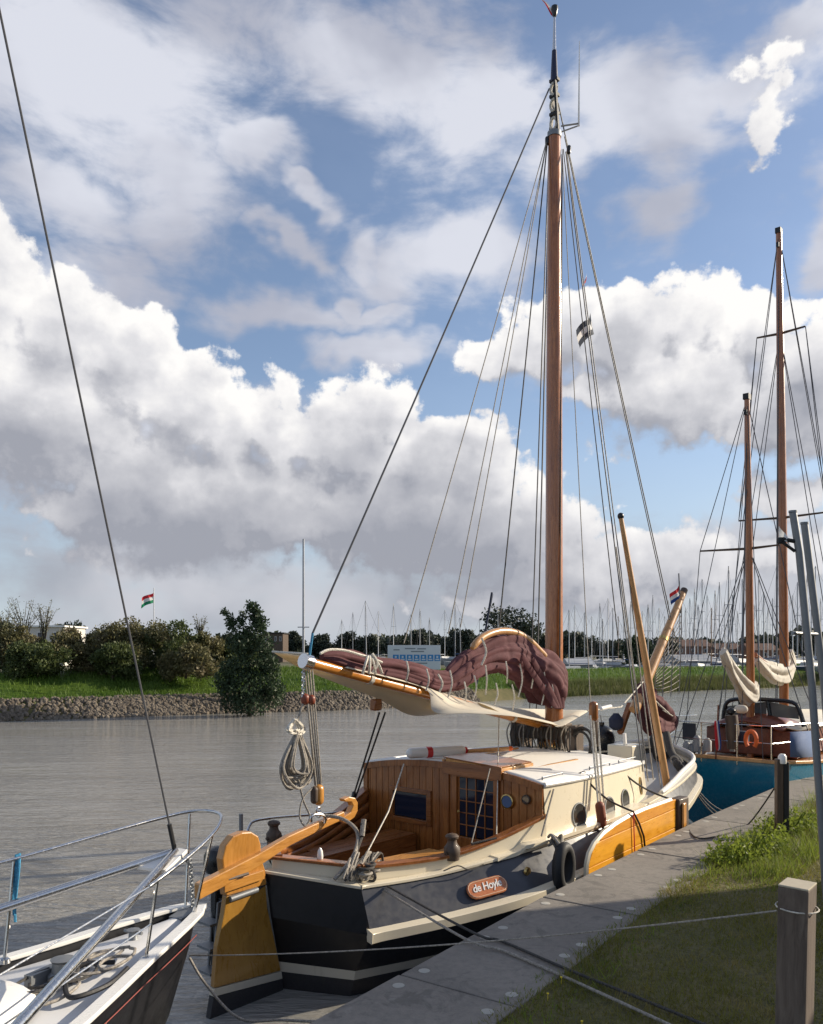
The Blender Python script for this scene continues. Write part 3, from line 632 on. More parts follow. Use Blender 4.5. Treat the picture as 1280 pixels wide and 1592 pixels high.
# hull lines: levels bottom, waterline, stripe low, stripe top, rail, sheer
ST = [  # stern post, corner, then forward
 [(.06,0,-.35),(.04,0,0),(.0,0,.20),(-.01,0,.31),(-.12,0,.82),(-.20,0,1.31)],
 [(.45,.60,-.35),(.38,.70,0),(.36,.78,.20),(.36,.80,.30),(.31,1.08,.75),(.40,.85,1.17)],
 [(1.25,.85,-.35),(1.25,1.02,0),(1.27,1.10,.20),(1.27,1.14,.30),(1.30,1.50,.80),(1.30,1.14,1.17)],
 [(2.3,1.05,-.35),(2.3,1.30,0),(2.3,1.38,.22),(2.3,1.42,.32),(2.3,1.86,.90),(2.35,1.50,1.27)],
 [(4.0,1.1,-.35),(4.0,1.45,0),(4.0,1.52,.24),(4.0,1.56,.34),(4.0,1.98,1.02),(4.0,1.74,1.37)],
 [(5.8,1.0,-.35),(5.8,1.30,0),(5.8,1.38,.28),(5.8,1.42,.38),(5.8,1.86,1.16),(5.8,1.68,1.47)],
 [(7.2,.6,-.30),(7.3,.85,0),(7.4,.98,.34),(7.4,1.02,.44),(7.5,1.52,1.30),(7.5,1.42,1.56)],
 [(7.9,.3,-.2),(8.1,.45,.05),(8.35,.55,.42),(8.38,.58,.52),(8.7,1.08,1.42),(8.7,1.05,1.66)],
 [(8.1,0,-.1),(8.4,0,.1),(8.75,0,.52),(8.8,0,.62),(9.35,0,1.50),(9.5,0,1.80)]]
NL = 6
cols = [ST[0], ST[1]]
lv = [catmull([s_[l] for s_ in ST[1:]], 6) for l in range(NL)]
def level(l, inset=0.0, dz=0.0, n0=0):     # full polyline from stern post round the starboard side to the bow
    pl = [ST[0][l]] + lv[l]
    return [(x, max(0, y-inset), z+dz) for x, y, z in pl]
def both(l0, l1, b):
    for sg in (1, -1):
        A = level(l0); B_ = level(l1); rows = [[(x, sg*y, z) for x, y, z in r] for r in (A, B_)]
        n = len(A); vs = rows[0]+rows[1]; b.add(vs, [(i, i+1, n+i+1, n+i) if sg > 0 else (n+i, n+i+1, i+1, i) for i in range(n-1)])
b = BM(); b.cur = 0; both(0, 1, b); both(1, 2, b); part(b, 'bottom', M['antifoul'])
b = BM(); both(2, 3, b); part(b, 'boot_stripe', M['cream_dull'])
b = BM(); both(3, 4, b); part(b, 'hull', M['black_hull'])
# sheer strake: black across the stern, slate blue along the sides
b = BM()
for sg in (1, -1):
    A = level(4); B_ = level(5); n = len(A); vs = [(x, sg*y, z) for x, y, z in A+B_]
    b.cur = 1; b.add(vs, [(0, 1, n+1, n) if sg > 0 else (n, n+1, 1, 0)]); b.cur = 0
    b.add(vs, [(i, i+1, n+i+1, n+i) if sg > 0 else (n+i, n+i+1, i+1, i) for i in range(1, n-1)])
part(b, 'sheer_strake', [M['navy'], M['black_hull']])
# rubbing strake
for sg in (1, -1):
    b = BM(); L4 = [(x, sg*y, z) for x, y, z in lv[4]]; n = len(L4); vs = []
    L4[0] = (L4[0][0]-.03, L4[0][1], L4[0][2])
    for i, p in enumerate(L4):
        q = np.array(L4[min(i+1, n-1)])-np.array(L4[max(i-1, 0)]); nn = np.array((-q[1], q[0], 0))*sg; nn = nn/np.linalg.norm(nn); p = np.array(p)
        w_ = .075; vs += [tuple(p-nn*.04+(0,0,-.06)), tuple(p+nn*(w_-.01)+(0,0,-.06)), tuple(p+nn*w_+(0,0,.045)), tuple(p-nn*.06+(0,0,.06))]
    fs = [(i*4+j, i*4+(j+1) % 4, i*4+4+(j+1) % 4, i*4+4+j) for i in range(n-1) for j in range(4)]+[(0,1,2,3), (4*n-4, 4*n-3, 4*n-2, 4*n-1)]
    b.add(vs, fs); part(b, 'rubbing_strake', M['cream'], bevel=.006)
# sheer rim (cream plate along the top of the strake)
def rim(pl, out, inn, z0, z1, sg, b):
    n = len(pl); vs = []
    for i, p in enumerate(pl):
        p0 = np.array((pl[max(i-1,0)][0], sg*pl[max(i-1,0)][1])); p1 = np.array((pl[min(i+1,n-1)][0], sg*pl[min(i+1,n-1)][1])); q = p1-p0
        nn = np.array((-q[1], q[0]))*sg; nn = nn/max(1e-6, np.linalg.norm(nn)); c = np.array((p[0], sg*p[1]))
        o_ = c+nn*out; ii = c-nn*inn
        vs += [(ii[0], ii[1], p[2]+z0), (o_[0], o_[1], p[2]+z0), (o_[0], o_[1], p[2]+z1), (ii[0], ii[1], p[2]+z1)]
    fs = [(i*4+j, i*4+(j+1) % 4, i*4+4+(j+1) % 4, i*4+4+j) for i in range(n-1) for j in range(4)]+[(0,1,2,3), (4*n-4, 4*n-3, 4*n-2, 4*n-1)]
    b.add(vs, fs)
b = BM()
for sg in (1, -1):
    rim([ST[0][5], ST[1][5]], .025, .10, .0, .035, sg, b); rim(lv[5], .022, .10, .001, .036, sg, b)
part(b, 'sheer_rim', M['cream'], bevel=.006)
# cream upper strake round the cockpit and its teak cap
US0 = [(-.10,0),(.50,.76),(1.0,.93),(1.6,1.16),(2.25,1.37),(2.92,1.56)]
USB = [1.31,1.18,1.17,1.19,1.255,1.32]; UST = [1.44,1.35,1.32,1.34,1.46,1.64]
fine = catmull([(x, y, z0) for (x, y), z0 in zip(US0[1:], USB[1:])], 5); finet = catmull([(x, y, z0) for (x, y), z0 in zip(US0[1:], UST[1:])], 5)
lowl = [(US0[0][0], 0, USB[0])]+fine; topl = [(US0[0][0], 0, UST[0])]+finet
b = BM()
for sg in (1, -1):
    n = len(lowl); vs = [(x, sg*y, z-.01) for x, y, z in lowl]+[(x, sg*(y-.0), z) for x, y, z in topl]+[(x+(.06 if i < 2 else 0), sg*max(0, y-.05), z) for i, (x, y, z) in enumerate(topl)]+[(x+(.06 if i < 2 else 0), sg*max(0, y-.05), z-.01) for i, (x, y, z) in enumerate(lowl)]
    for a in range(3): b.add(vs, [(a*n+i, a*n+i+1, (a+1)*n+i+1, (a+1)*n+i) for i in range(n-1)])
part(b, 'upper_strake', M['cream'], angle=30)
b = BM()
for sg in (1, -1):
    rim(topl[:2], .03, .10, .002, .040, sg, b); rim(topl[1:], .03, .10, .0, .042, sg, b)
part(b, 'cap_rail', M['teak_x'], bevel=.008)
# raised cream step on the sheer abreast of the cockpit's forward end
b = BM(); 
for sg in (1,):
    pl = catmull([(2.05,1.42,1.245),(2.35,1.50,1.27),(2.45,1.54,1.33),(2.6,1.60,1.345),(3.2,1.68,1.37),(4.2,1.77,1.42),(5.2,1.74,1.46)], 5); rim(pl, .035, .16, .0, .045, sg, b)
part(b, 'deck_edge', M['cream'], bevel=.008)
# cockpit: sole, inner planks, seats, stern deck
b = BM(); b.add([(.15,-.35,.72),(.15,.35,.72),(2.9,1.3,.72),(2.9,-1.3,.72)], [(0,1,2,3)]); part(b, 'cockpit_sole', M['teak_x'])
for sg in (1, -1):
    for r_ in range(6):
        z0 = .72+r_*.118; b = BM(); pl = [(x+.05 if i < 1 else x, y-.075, z) for i, (x, y, z) in enumerate(topl)]
        n = len(pl); gap = .006
        vs = [];
        for x, y, z in pl:
            zt = z-.005; f0 = r_/6; f1 = (r_+1)/6; a = .72+(zt-.72)*f0+gap; c_ = .72+(zt-.72)*f1
            vs += [(x, sg*max(0.0, y-.02-.05*(1-f0)), a), (x, sg*max(0, y-.02-.05*(1-f1)), c_)]
        b.add(vs, [(2*i, 2*i+2, 2*i+3, 2*i+1) for i in range(n-1)]); part(b, 'plank', M['teak_x'], solid=.012)
for k in range(3):                          # seat slats, starboard bench and port bench
    for sg in (1, -1):
        b = BM(); y0 = .50+k*.16
        x0 = .75+k*.22; b.box(x0, 2.84, sg*y0, sg*(y0+.15), 1.13, 1.16); part(b, 'seat_slat', M['honey_x'] if sg > 0 else M['teak_x'], bevel=.004)
b = BM(); b.box(.8, 2.84, .49, .51, .72, 1.13); b.box(.8, 2.84, -.51, -.49, .72, 1.13); part(b, 'locker_front', M['teak_x'])
b = BM(); b.hexa([(1.55,.55,1.165),(2.2,.55,1.165),(2.2,1.12,1.165),(1.55,.95,1.165),(1.55,.55,1.235),(2.2,.55,1.235),(2.2,1.12,1.235),(1.55,.95,1.235)]); part(b, 'locker_lid', M['honey_x'], bevel=.008)
b = BM(); b.add([(.0,0,1.20),(.55,.72,1.16),(1.0,.90,1.16),(.9,0,1.17),(1.0,-.90,1.16),(.55,-.72,1.16)], [(0,1,2,3),(0,3,4,5)]); part(b, 'stern_deck', M['teak_y'])
b = BM(); b.prism([(.50,.40),(1.80,.62),(1.80,1.17),(1.30,.99),(.92,.86),(.55,.72)], 1.285, 1.312, 'xy'); part(b, 'quarter_seat', M['honey_x'], bevel=.006, smooth=False)
# cabin bulkhead -----------------------------------------------------
XB = 2.9
def roofz(y, x=XB): 
    e = 2.03-(x-2.9)*.012; return e+.15*(1-(abs(y)/1.53)**2.2)
for k in range(26):
    y0 = -1.53+k*(3.06/26); y1 = y0+3.06/26-.007; ym = (y0+y1)/2
    if (.20 < ym < .80): zt0 = 1.22
    elif (-.95 < ym < -.32): zt0 = 1.34
    else: zt0 = None
    zb = .72; b = BM()
    if zt0 is None:
        b.hexa([(XB,y0,zb),(XB+.02,y0,zb),(XB+.02,y1,zb),(XB,y1,zb),(XB,y0,roofz(y0)),(XB+.02,y0,roofz(y0)),(XB+.02,y1,roofz(y1)),(XB,y1,roofz(y1))])
    else:
        part(BM().box(XB, XB+.02, y0, y1, zb, zt0), 'plank', M['teak_z'], smooth=False, bevel=.003)
        z2 = 1.70 if ym < 0 else 2.01
        b.hexa([(XB,y0,z2),(XB+.02,y0,z2),(XB+.02,y1,z2),(XB,y1,z2),(XB,y0,roofz(y0)),(XB+.02,y0,roofz(y0)),(XB+.02,y1,roofz(y1)),(XB,y1,roofz(y1))])
    part(b, 'plank', M['teak_z'], smooth=False, bevel=.003)
fr = BM()                                    # framing: posts and top rail
for y in (-1.50, .02, 1.49): fr.box(XB-.022, XB-.002, y-.04, y+.04, .73, roofz(y)-.01)
for k in range(20):
    ya = -1.53+k*.153; yb = ya+.153; fr.hexa([(XB-.026,ya,roofz(ya)-.085),(XB-.001,ya,roofz(ya)-.085),(XB-.001,yb,roofz(yb)-.085),(XB-.026,yb,roofz(yb)-.085),(XB-.026,ya,roofz(ya)+.004),(XB-.001,ya,roofz(ya)+.004),(XB-.001,yb,roofz(yb)+.004),(XB-.026,yb,roofz(yb)+.004)])
part(fr, 'bulkhead_frame', M['teak_z'], smooth=False, bevel=.003)
wn = BM()
for (a, b0, c_, d0) in ((-1.02,-.95,1.27,1.76),(-.32,-.25,1.27,1.76),(-.95,-.32,1.27,1.34),(-.95,-.32,1.70,1.76)): wn.box(XB-.03, XB+.005, a, b0, c_, d0)
wn = part(wn, 'window', M['teak_y'], smooth=False, bevel=.004)
part(BM().box(XB+.004, XB+.012, -.94, -.33, 1.35, 1.69), 'pane', M['glass'], wn)
dr = BM()
for (a, b0, c_, d0) in ((.13,.20,.90,2.08),(.80,.88,.90,2.08),(.20,.80,.90,1.22),(.20,.80,2.01,2.08)): dr.box(XB-.034, XB+.004, a, b0, c_, d0)
dr = part(dr, 'door', M['teak_z'], smooth=False, bevel=.004)
part(BM().box(XB+.004, XB+.012, .21, .79, 1.23, 2.0), 'pane', M['glass'], dr)
for k in range(3): yy = .20+.60*(k+1)/4; part(BM().box(XB-.010, XB+.003, yy-.007, yy+.007, 1.225, 2.005), 'muntin', M['teak_z'], dr, smooth=False)
for k in range(4): zz = 1.22+.79*(k+1)/5; part(BM().box(XB-.006, XB+.002, .20, .80, zz-.007, zz+.007), 'muntin', M['teak_y'], dr, smooth=False)
part(BM().lathe((XB-.045, .235, 1.55), [(.012,0),(.02,.01),(.012,.012)], 10, 'x'), 'door_knob', M['brass'], dr)
for (u, v, r_) in ((790, 1246, .095), (819, 1243, .06)):
    c = xp(u, v, XB-.012); ck = part(BM().lathe(c, [(r_,.008),(r_,-.028),(r_*.86,-.034),(r_*.80,-.022)], 24, 'x'), 'clock', M['brass'] if r_ > .08 else M['darkwood'])
    part(BM().lathe((c[0]-.024, c[1], c[2]), [(r_*.8,0),(r_*.78,-.004)], 24, 'x'), 'dial', M['bluecloth'] if r_ > .08 else M['glass'], ck)
# cabin sides and roof ------------------------------------------------
CX = [2.92, 3.6, 4.4, 5.2, 5.9, 6.35]; CY = [1.56, 1.62, 1.62, 1.56, 1.42, 1.26]; CT = [1.52, 1.56, 1.55, 1.49, 1.36, 1.20]
CZ0 = [1.30, 1.33, 1.37, 1.42, 1.46, 1.49]; CZ1 = [2.03, 2.02, 2.01, 2.0, 1.97, 1.93]
side = catmull(list(zip(CX, CY, CZ0)), 5); tops = catmull(list(zip(CX, CT, CZ1)), 5)
b = BM()
for sg in (1, -1):
    n = len(side); vs = [(x, sg*y, z) for x, y, z in side]+[(x, sg*y, z) for x, y, z in tops]; b.add(vs, [(i, i+1, n+i+1, n+i) for i in range(n-1)])
fx, fy, fz = side[-1]; tx, ty, tz = tops[-1]
b.add([(fx,fy,fz),(fx,-fy,fz),(tx-.05,-ty,tz),(tx-.05,ty,tz)], [(0,1,2,3)]); part(b, 'cabin_side', M['cream'])
b = BM(); rows = []
for (x, y, z) in tops:
    rows.append([(x, y*t, z+.15*(1-abs(t)**2.2)*(1.0 if x < 5.6 else max(.3, 1-(x-5.6)))) for t in np.linspace(-1, 1, 17)])
b.grid(rows); part(b, 'cabin_roof', M['roof'], solid=.03)
b = BM()
for sg in (1, -1): b.tube([(x, sg*(y+.012), z+.002) for x, y, z in tops], .032, 8)
part(b, 'roof_moulding', M['white'])
for sg in (1, -1):
    for (u, v, wd, hh) in ((897,1267,.165,.165),(945,1256,.16,.16),(973,1243,.145,.15),(1010,1223,.07,.13)):
        x, _, z = yp(u, v, 1.57); i = int(np.argmin([abs(s_[0]-x) for s_ in side])); y = sg*((side[i][1]+tops[i][1])/2+.003); tl_ = (side[i][1]-tops[i][1])/(tops[i][2]-side[i][2]); zm = (side[i][2]+tops[i][2])/2; 
        d_ = np.array(side[min(i+1, len(side)-1)])-np.array(side[max(i-1, 0)]); ang = math.atan2(d_[1], d_[0])
        b = BM(); n = 28; vs = []; 
        for (kx, off) in ((1.0,.0),(1.0,.012),(.90,.013),(.88,.004)):
            for j in range(n):
                a = 2*math.pi*j/n; q = wd*kx*math.cos(a); zz = z+hh*kx*math.sin(a); vs.append((x+q*math.cos(ang), y+sg*(q*math.sin(ang)+off+tl_*(zm-zz)), zz))
        b.add(vs, [(r_*n+j, r_*n+(j+1) % n, (r_+1)*n+(j+1) % n, (r_+1)*n+j) for r_ in range(3) for j in range(n)])
        ph = part(b, 'porthole', M['iron'] if hh > .14 else M['brass'])
        part(BM().add([(x+wd*.885*math.cos(2*math.pi*j/n)*math.cos(ang), y+sg*(wd*.885*math.cos(2*math.pi*j/n)*math.sin(ang)+.007+tl_*(zm-z-hh*.885*math.sin(2*math.pi*j/n))), z+hh*.885*math.sin(2*math.pi*j/n)) for j in range(n)], [tuple(range(n))]), 'pane', M['glass2'], ph, smooth=False)
# deck: side decks and foredeck
b = BM(); rows = []
S5 = level(5)
for i, (x, y, z) in enumerate(S5):
    if x < 2.95: continue
    zz = z-.015 if x < 6.2 else z-.10
    rows.append([(x, t*max(0, y-.06), zz+.03*(1-t*t)*(x > 6.2)) for t in (-1,-.6,-.2,.2,.6,1)])
b.grid(rows); part(b, 'deck', M['deck_grey'])
b = BM()
for sg in (1, -1):                            # low bulwark at the bow
    pl = [p for p in S5 if p[0] >= 6.0]; n = len(pl); vs = [(x, sg*max(0,y-.01), z+.03) for x, y, z in pl]+[(x+.02, sg*max(0,y-.05), z+.03+.10*min(1, (x-6)/1.2)) for x, y, z in pl]
    b.add(vs, [(i, i+1, n+i+1, n+i) for i in range(n-1)])
part(b, 'bow_bulwark', M['deck_grey'], solid=.03)
b = BM()
for sg in (1, -1): b.tube([(x+.02, sg*max(0,y-.04), z+.04+.11*min(1, (x-6)/1.2)) for x, y, z in S5 if x >= 6.0], .036, 8)
part(b, 'bow_rim', M['white'])
b = BM()                                      # white stem edge seen in front
for sg in (1, -1): b.tube(catmull([(8.75, sg*1.06, 1.60),(9.0, sg*.86, 1.30),(9.02, sg*.72, .95),(8.85, sg*.58, .6)], 5), .035, 8)
part(b, 'stem_edge', M['white'])
# sliding hatch
b = BM(); b.hexa([(2.86,.02,2.15),(3.62,.02,2.14),(3.62,.93,2.07),(2.86,.93,2.07),(2.86,.02,2.245),(3.62,.02,2.235),(3.62,.93,2.18),(2.86,.93,2.185)]); part(b, 'sliding_hatch', M['honey_x'], bevel=.012)
b = BM(); b.hexa([(2.845,-.01,2.248),(3.60,-.01,2.238),(3.60,.91,2.184),(2.845,.91,2.19),(2.845,-.01,2.262),(3.60,-.01,2.252),(3.60,.91,2.198),(2.845,.91,2.204)]); part(b, 'hatch_top', M['teak_x'], bevel=.004)
part(BM().box(2.84, 2.862, -.02, .94, 2.03, 2.20), 'hatch_front', M['teak_y'], smooth=False, bevel=.004)
b = BM(); b.box(2.9, 4.7, -.07, -.03, 2.19, 2.215); b.box(2.9, 4.7, .95, .99, 2.10, 2.13); part(b, 'hatch_rail', M['honey_x'])
# handrails on the roof edge
for (xa, xb) in ((3.05,3.6),(4.25,4.9),(5.1,5.7)):
    y0 = 1.42; part(BM().tube([(xa,y0,2.06),(xa,y0,2.10),(xb,y0-.04,2.09),(xb,y0-.04,2.05)], .010, 6), 'handrail', M['iron'])
for (u, v) in ((905,1203),(963,1198),(905,1212)):
    x, y, z = yp(u, v, 1.44); part(BM().capsule((x-.10,y,z), (x+.08,y,z+.015), .022).tube([(x-.03,y,z-.06),(x-.03,y,z)], .012, 6), 'cleat', M['plastic_b'])
# name board on the sheer strake, between rail and rim
def strake(x, t, off):
    A = lv[4]; B_ = lv[5]; i = max(0, min(len(A)-2, int(np.searchsorted([p[0] for p in A], x))-1)); f = (x-A[i][0])/(A[i+1][0]-A[i][0])
    a = np.array(A[i])*(1-f)+np.array(A[i+1])*f; c_ = np.array(B_[i])*(1-f)+np.array(B_[i+1])*f
    tx = np.array(A[i+1])-np.array(A[i]); up_ = c_-a; nn = np.cross(up_, tx); nn /= np.linalg.norm(nn)
    if nn[1] < 0: nn = -nn
    return a*(1-t)+c_*t+nn*off, tx/np.linalg.norm(tx), up_/np.linalg.norm(up_), nn
def project(p):
    q = to_world(p); return (UC+F_PX*q.x/q.y, VH+F_PX*(CAM_H-q.z)/q.y)
xs = np.linspace(.6, 2.4, 200); us = [project(strake(x, .5, .02)[0])[0] for x in xs]
xa = float(np.interp(724, us, xs)); xb = float(np.interp(785, us, xs)); xc = (xa+xb)/2
c0, tx, up_, nn = strake(xc, .45, .012)
pa = strake(xa, .45, .012)[0]; pb = strake(xb, .45, .012)[0]; tx = (pb-pa)/np.linalg.norm(pb-pa); nn = np.cross(up_, tx); nn /= np.linalg.norm(nn); nn = nn if nn[1] > 0 else -nn; up_ = up_-tx*np.dot(up_, tx); up_ /= np.linalg.norm(up_)
Lb = np.linalg.norm(pb-pa); hb = .105; cen = (pa+pb)/2+nn*.006
def cap_outline(L_, h_, n=8):
    out = []
    for sx in (1, -1):
        for j in range(n+1):
            a = -math.pi/2+math.pi*j/n if sx > 0 else math.pi/2+math.pi*j/n; out.append((sx*(L_/2-h_)+h_*math.cos(a), h_*math.sin(a)))
    return out
def plate(L_, h_, d0, d1):
    o_ = cap_outline(L_, h_); n = len(o_); vs = [tuple(cen+tx*a+up_*c_+nn*d) for d in (d0, d1) for a, c_ in o_]
    return BM().add(vs, [tuple(range(n)), tuple(reversed(range(n, 2*n)))]+[(i, n+i, n+(i+1) % n, (i+1) % n) for i in range(n)])
nb = part(plate(Lb, hb, 0, .030), 'name_board', wood('name_board_wood', (.42,.12,.035), (.62,.24,.09), 'x', .3, .4), bevel=.008, smooth=False)
o_ = cap_outline(Lb-.03, hb-.016); n = len(o_)
part(BM().tube([tuple(cen+tx*a+up_*c_+nn*.032) for a, c_ in o_+o_[:1]], .0035, 5, False), 'border_line', paint('name_gold', (.80,.58,.38), .5), nb)
fc = bpy.data.curves.new('name_text', 'FONT'); fc.body = 'de Hoyle'; fc.size = 1; fc.extrude = .03; fc.offset = .012; fc.shear = .25; fc.space_character = .92
fo = bpy.data.objects.new('tmp', fc); COL.objects.link(fo); bpy.context.view_layer.update(); me = bpy.data.meshes.new_from_object(fo); bpy.data.objects.remove(fo)
cv = np.empty(len(me.vertices)*3); me.vertices.foreach_get('co', cv); cv = cv.reshape(-1, 3); mn, mx_ = cv.min(0), cv.max(0); cv -= (mn+mx_)/2; sc = (Lb*.72)/(mx_[0]-mn[0]); scy = (.120)/(mx_[1]-mn[1])
new = cen[None]+cv[:,0:1]*sc*tx+cv[:,1:2]*scy*up_+(.033+cv[:,2:3]*.1)*nn; new[:,1] *= -1
me.vertices.foreach_set('co', new.astype(np.float32).ravel()); me.update(); me.materials.clear(); me.materials.append(M['white'])
to = bpy.data.objects.new('lettering', me); COL.objects.link(to); to.parent = nb
for q in ((.16,.5),): 
    pass
# small fairlead plate with scroll at the end of the blue strake
c1 = strake(2.30, .55, .01)[0]; part(BM().lathe(tuple(c1), [(.055,-.01),(.05,.02),(.02,.022)], 14, 'y'), 'hawse_ring', M['brass'])
# ------------------------------------------------------------------ rudder and tiller
rud = [(-.75,1.27),(-.24,1.31),(-.15,.90),(-.02,.30),(.02,.0),(.05,-.4),(-.98,-.4),(-.90,.0),(-.86,.30)]
p1 = [yp(u, v, 0)[0::2] for u, v in ((349,1392),(410,1374),(413,1410),(424,1460),(434,1508),(330,1535),(335,1470),(345,1420))]
rb = part(BM().prism(p1, -.035, .035), 'rudder_blade', wood('ochre_varnish', (.30,.145,.022), (.46,.25,.045), 'z', .28, .5, .35), bevel=.010, smooth=False)
st2 = [yp(u, v, 0)[0::2] for u, v in ((330,1536),(434.5,1509),(436,1520),(329,1548))]
part(BM().prism(st2, -.036, .036), 'boot_stripe', M['cream_dull'], rb, smooth=False)
lo2 = [yp(329,1549,0)[0::2], yp(436,1521,0)[0::2], (.06,-.45), (-1.02,-.45)]
part(BM().prism(lo2, -.0355, .0355), 'underwater_blade', M['antifoul'], rb, smooth=False)
hd = [yp(u, v, 0)[0::2] for u, v in ((347,1392),(341,1335),(346,1314),(358,1299),(372,1293),(386,1292),(397,1299),(401,1312),(401,1330),(408,1352),(410,1374))]
rh = part(BM().prism(hd, -.055, .055), 'rudder_head', M['honey_z'], bevel=.014, smooth=False)
ck = [yp(u, v, .07)[0::2] for u, v in ((347,1388),(410,1366),(408,1352),(347,1372))]
part(BM().prism(ck, .055, .095), 'cheek_block', M['honey_x'], rh, bevel=.008, smooth=False); part(BM().prism(ck, -.095, -.055), 'cheek_block', M['honey_x'], rh, bevel=.008, smooth=False)
a, c_ = yp(358,1398,.05), yp(400,1383,.05); part(BM().tube([a, c_], .032, 10), 'hinge_strap', M['iron'], rb)
part(BM().tube([(c_[0], c_[1], c_[2]), (c_[0]+.12, .03, c_[2]+.03), (c_[0]+.2, 0, c_[2]+.02)], .016, 8), 'pintle', M['rubber'], rb)
T = [yp(u, v, .10) for u, v in ((306,1386),(350,1364),(400,1338),(450,1308),(500,1285),(540,1268))]
tl = BM(); n = len(T); vs = []
for i, p in enumerate(T):
    h_ = [.155,.15,.135,.115,.10,.09][i]; w_ = [.045,.05,.045,.04,.036,.034][i]; y = .10-.015*i
    vs += [(p[0], y-w_, p[2]-h_/2), (p[0], y+w_, p[2]-h_/2), (p[0], y+w_, p[2]+h_/2), (p[0], y-w_, p[2]+h_/2)]
tl.add(vs, [(i*4+j, i*4+(j+1) % 4, i*4+4+(j+1) % 4, i*4+4+j) for i in range(n-1) for j in range(4)]+[(3,2,1,0), (4*n-4, 4*n-3, 4*n-2, 4*n-1)])
tl = part(tl, 'tiller', M['honey_x'], bevel=.012, smooth=False)
hk = [yp(u, v, .03)[0::2] for u, v in ((524,1274),(542,1262),(546,1252),(543,1246),(533,1246),(531,1242),(540,1238),(549,1240),(553,1247),(553,1260),(548,1270),(535,1280))]
part(BM().prism(hk, -.02, .07), 'tiller_knob', M['honey_x'], tl, bevel=.01, smooth=False)
a = yp(322,1372,.12); c_ = yp(352,1358,.12); part(BM().beam(a, c_, .02, .05), 'tiller_slot', M['darkwood'], tl)
x, y, z = yp(384,1362,.10); part(BM().tube([(x-.25,y+.02,z+.02),(x,y+.02,z+.03)], .018, 6), 'tiller_pin', M['darkwood'], tl)
# stern ladder and fittings on the port quarter, beside the rudder
ld = BM()
for k in (0, 1):
    ya = -.35-.22*k; ld.tube([(-.28+.1*k, ya, 1.05),(-.55+.1*k, ya, 1.0),(-.62+.1*k, ya, .2)], .016, 8)
ld = part(ld, 'boarding_ladder', M['iron'])
for k in range(3): part(BM().box(-.66, -.50, -.58, -.34, .25+.26*k, .275+.26*k), 'rung', M['iron'], ld)
# outboard engine on its bracket, black
c0 = yp(338, 1338, -.55); ob = part(BM().lathe((c0[0],c0[1],c0[2]-.14), [(.05,0),(.12,.02),(.15,.10),(.145,.2),(.11,.27),(.03,.30)], 16), 'outboard_engine', M['plastic_b'])
part(BM().box(c0[0]-.06, c0[0]+.06, c0[1]-.05, c0[1]+.05, .1, c0[2]-.13), 'shaft_leg', M['plastic_b'], ob, bevel=.02); part(BM().box(c0[0]-.02, c0[0]+.35, c0[1]-.10, c0[1]+.10, .75, 1.0), 'engine_bracket', M['rubber'], ob, bevel=.01)
# bollards on the quarters
def bollard(c, mat):
    x, y, z = c; b = BM(); b.lathe((x,y,z), [(.085,-.04),(.085,.0),(.095,.02),(.095,.10),(.07,.13),(.055,.16),(.055,.19),(.075,.205),(.08,.23),(.06,.25),(.02,.262)], 16)
    bo = part(b, 'bollard', mat); part(BM().tube([(x-.12,y,z+.05),(x+.12,y,z+.05)], .018, 8), 'bollard_pin', mat, bo); return bo
bollard(yp(703,1331,1.13), M['darkwood']); bollard(yp(426,1308,-1.0), M['darkwood'])
x, y, z = yp(375,1292,-.9); part(BM().tube([(x,y,z-.4),(x,y,z+.20)], .024, 8), 'rail_post', M['iron'])
part(BM().tube(catmull([yp(384,1296,-.95), yp(388,1284,-.98), yp(397,1276,-1.0), yp(430,1271,-1.1), yp(480,1267,-1.2), yp(530,1262,-1.3), yp(566,1252,-1.42)], 4), .017, 8), 'stern_rail', M['steel'])
# knife-shaped white nav light on the stern cap
x, y, z = yp(498,1330,.35); part(BM().lathe((x,y,z-.04), [(.03,0),(.035,.03),(.028,.09),(.008,.125)], 12), 'stern_light', M['white'])
# ------------------------------------------------------------------ mast and rigging
mx0 = yp(861.5, 1150, 0); mx1 = yp(862, 205, 0); mtop = yp(863.5, 12, 0)
def mp(v):                                   # point on the mast at image row v
    t = (v-205)/(1150-205); return tuple(np.array(mx1)*(1-t)+np.array(mx0)*t)
mast = part(BM().tube([(mx0[0],0,1.95), mp(900), mp(600), mp(300), mx1], [.145,.140,.128,.108,.098], 20), 'mast', M['mastwood'])
part(BM().tube([mp(1092), mp(1086)], .150, 16), 'mast_band', M['iron'], mast); part(BM().tube([mp(214), mp(206)], .112, 16), 'mast_band', M['iron'], mast)
# masthead ironwork: frame with three loops
mh = BM(); z0 = mx1[2]
for dy in (-.07, .07): mh.beam((mx1[0], dy, z0), yp(863,125,dy), .035, .05)
for v in (205, 178, 150, 126): mh.box(mx1[0]-.035, mx1[0]+.045, -.075, .075, yp(863,v,0)[2]-.022, yp(863,v,0)[2]+.022)
mh = part(mh, 'masthead_frame', M['rubber'], mast)
for v in (138, 163, 192): c = yp(861,v,0); part(BM().torus((c[0],c[1],c[2]), .055, .024, 'x', 16, 8, squash=1.7), 'masthead_loop', M['rope_w'], mh)
part(BM().tube([(mx1[0],0,yp(863,128,0)[2]), (mx1[0],0,yp(863,80,0)[2])], [.062,.038], 12), 'topmast_sleeve', paint('dark_blue_paint', (.012,.016,.05), .4), mast)
part(BM().tube([(mx1[0],0,yp(863,80,0)[2]), (mx1[0]+.01,0,yp(864,24,0)[2])], [.030,.016], 10), 'topmast', M['steel'], mast)
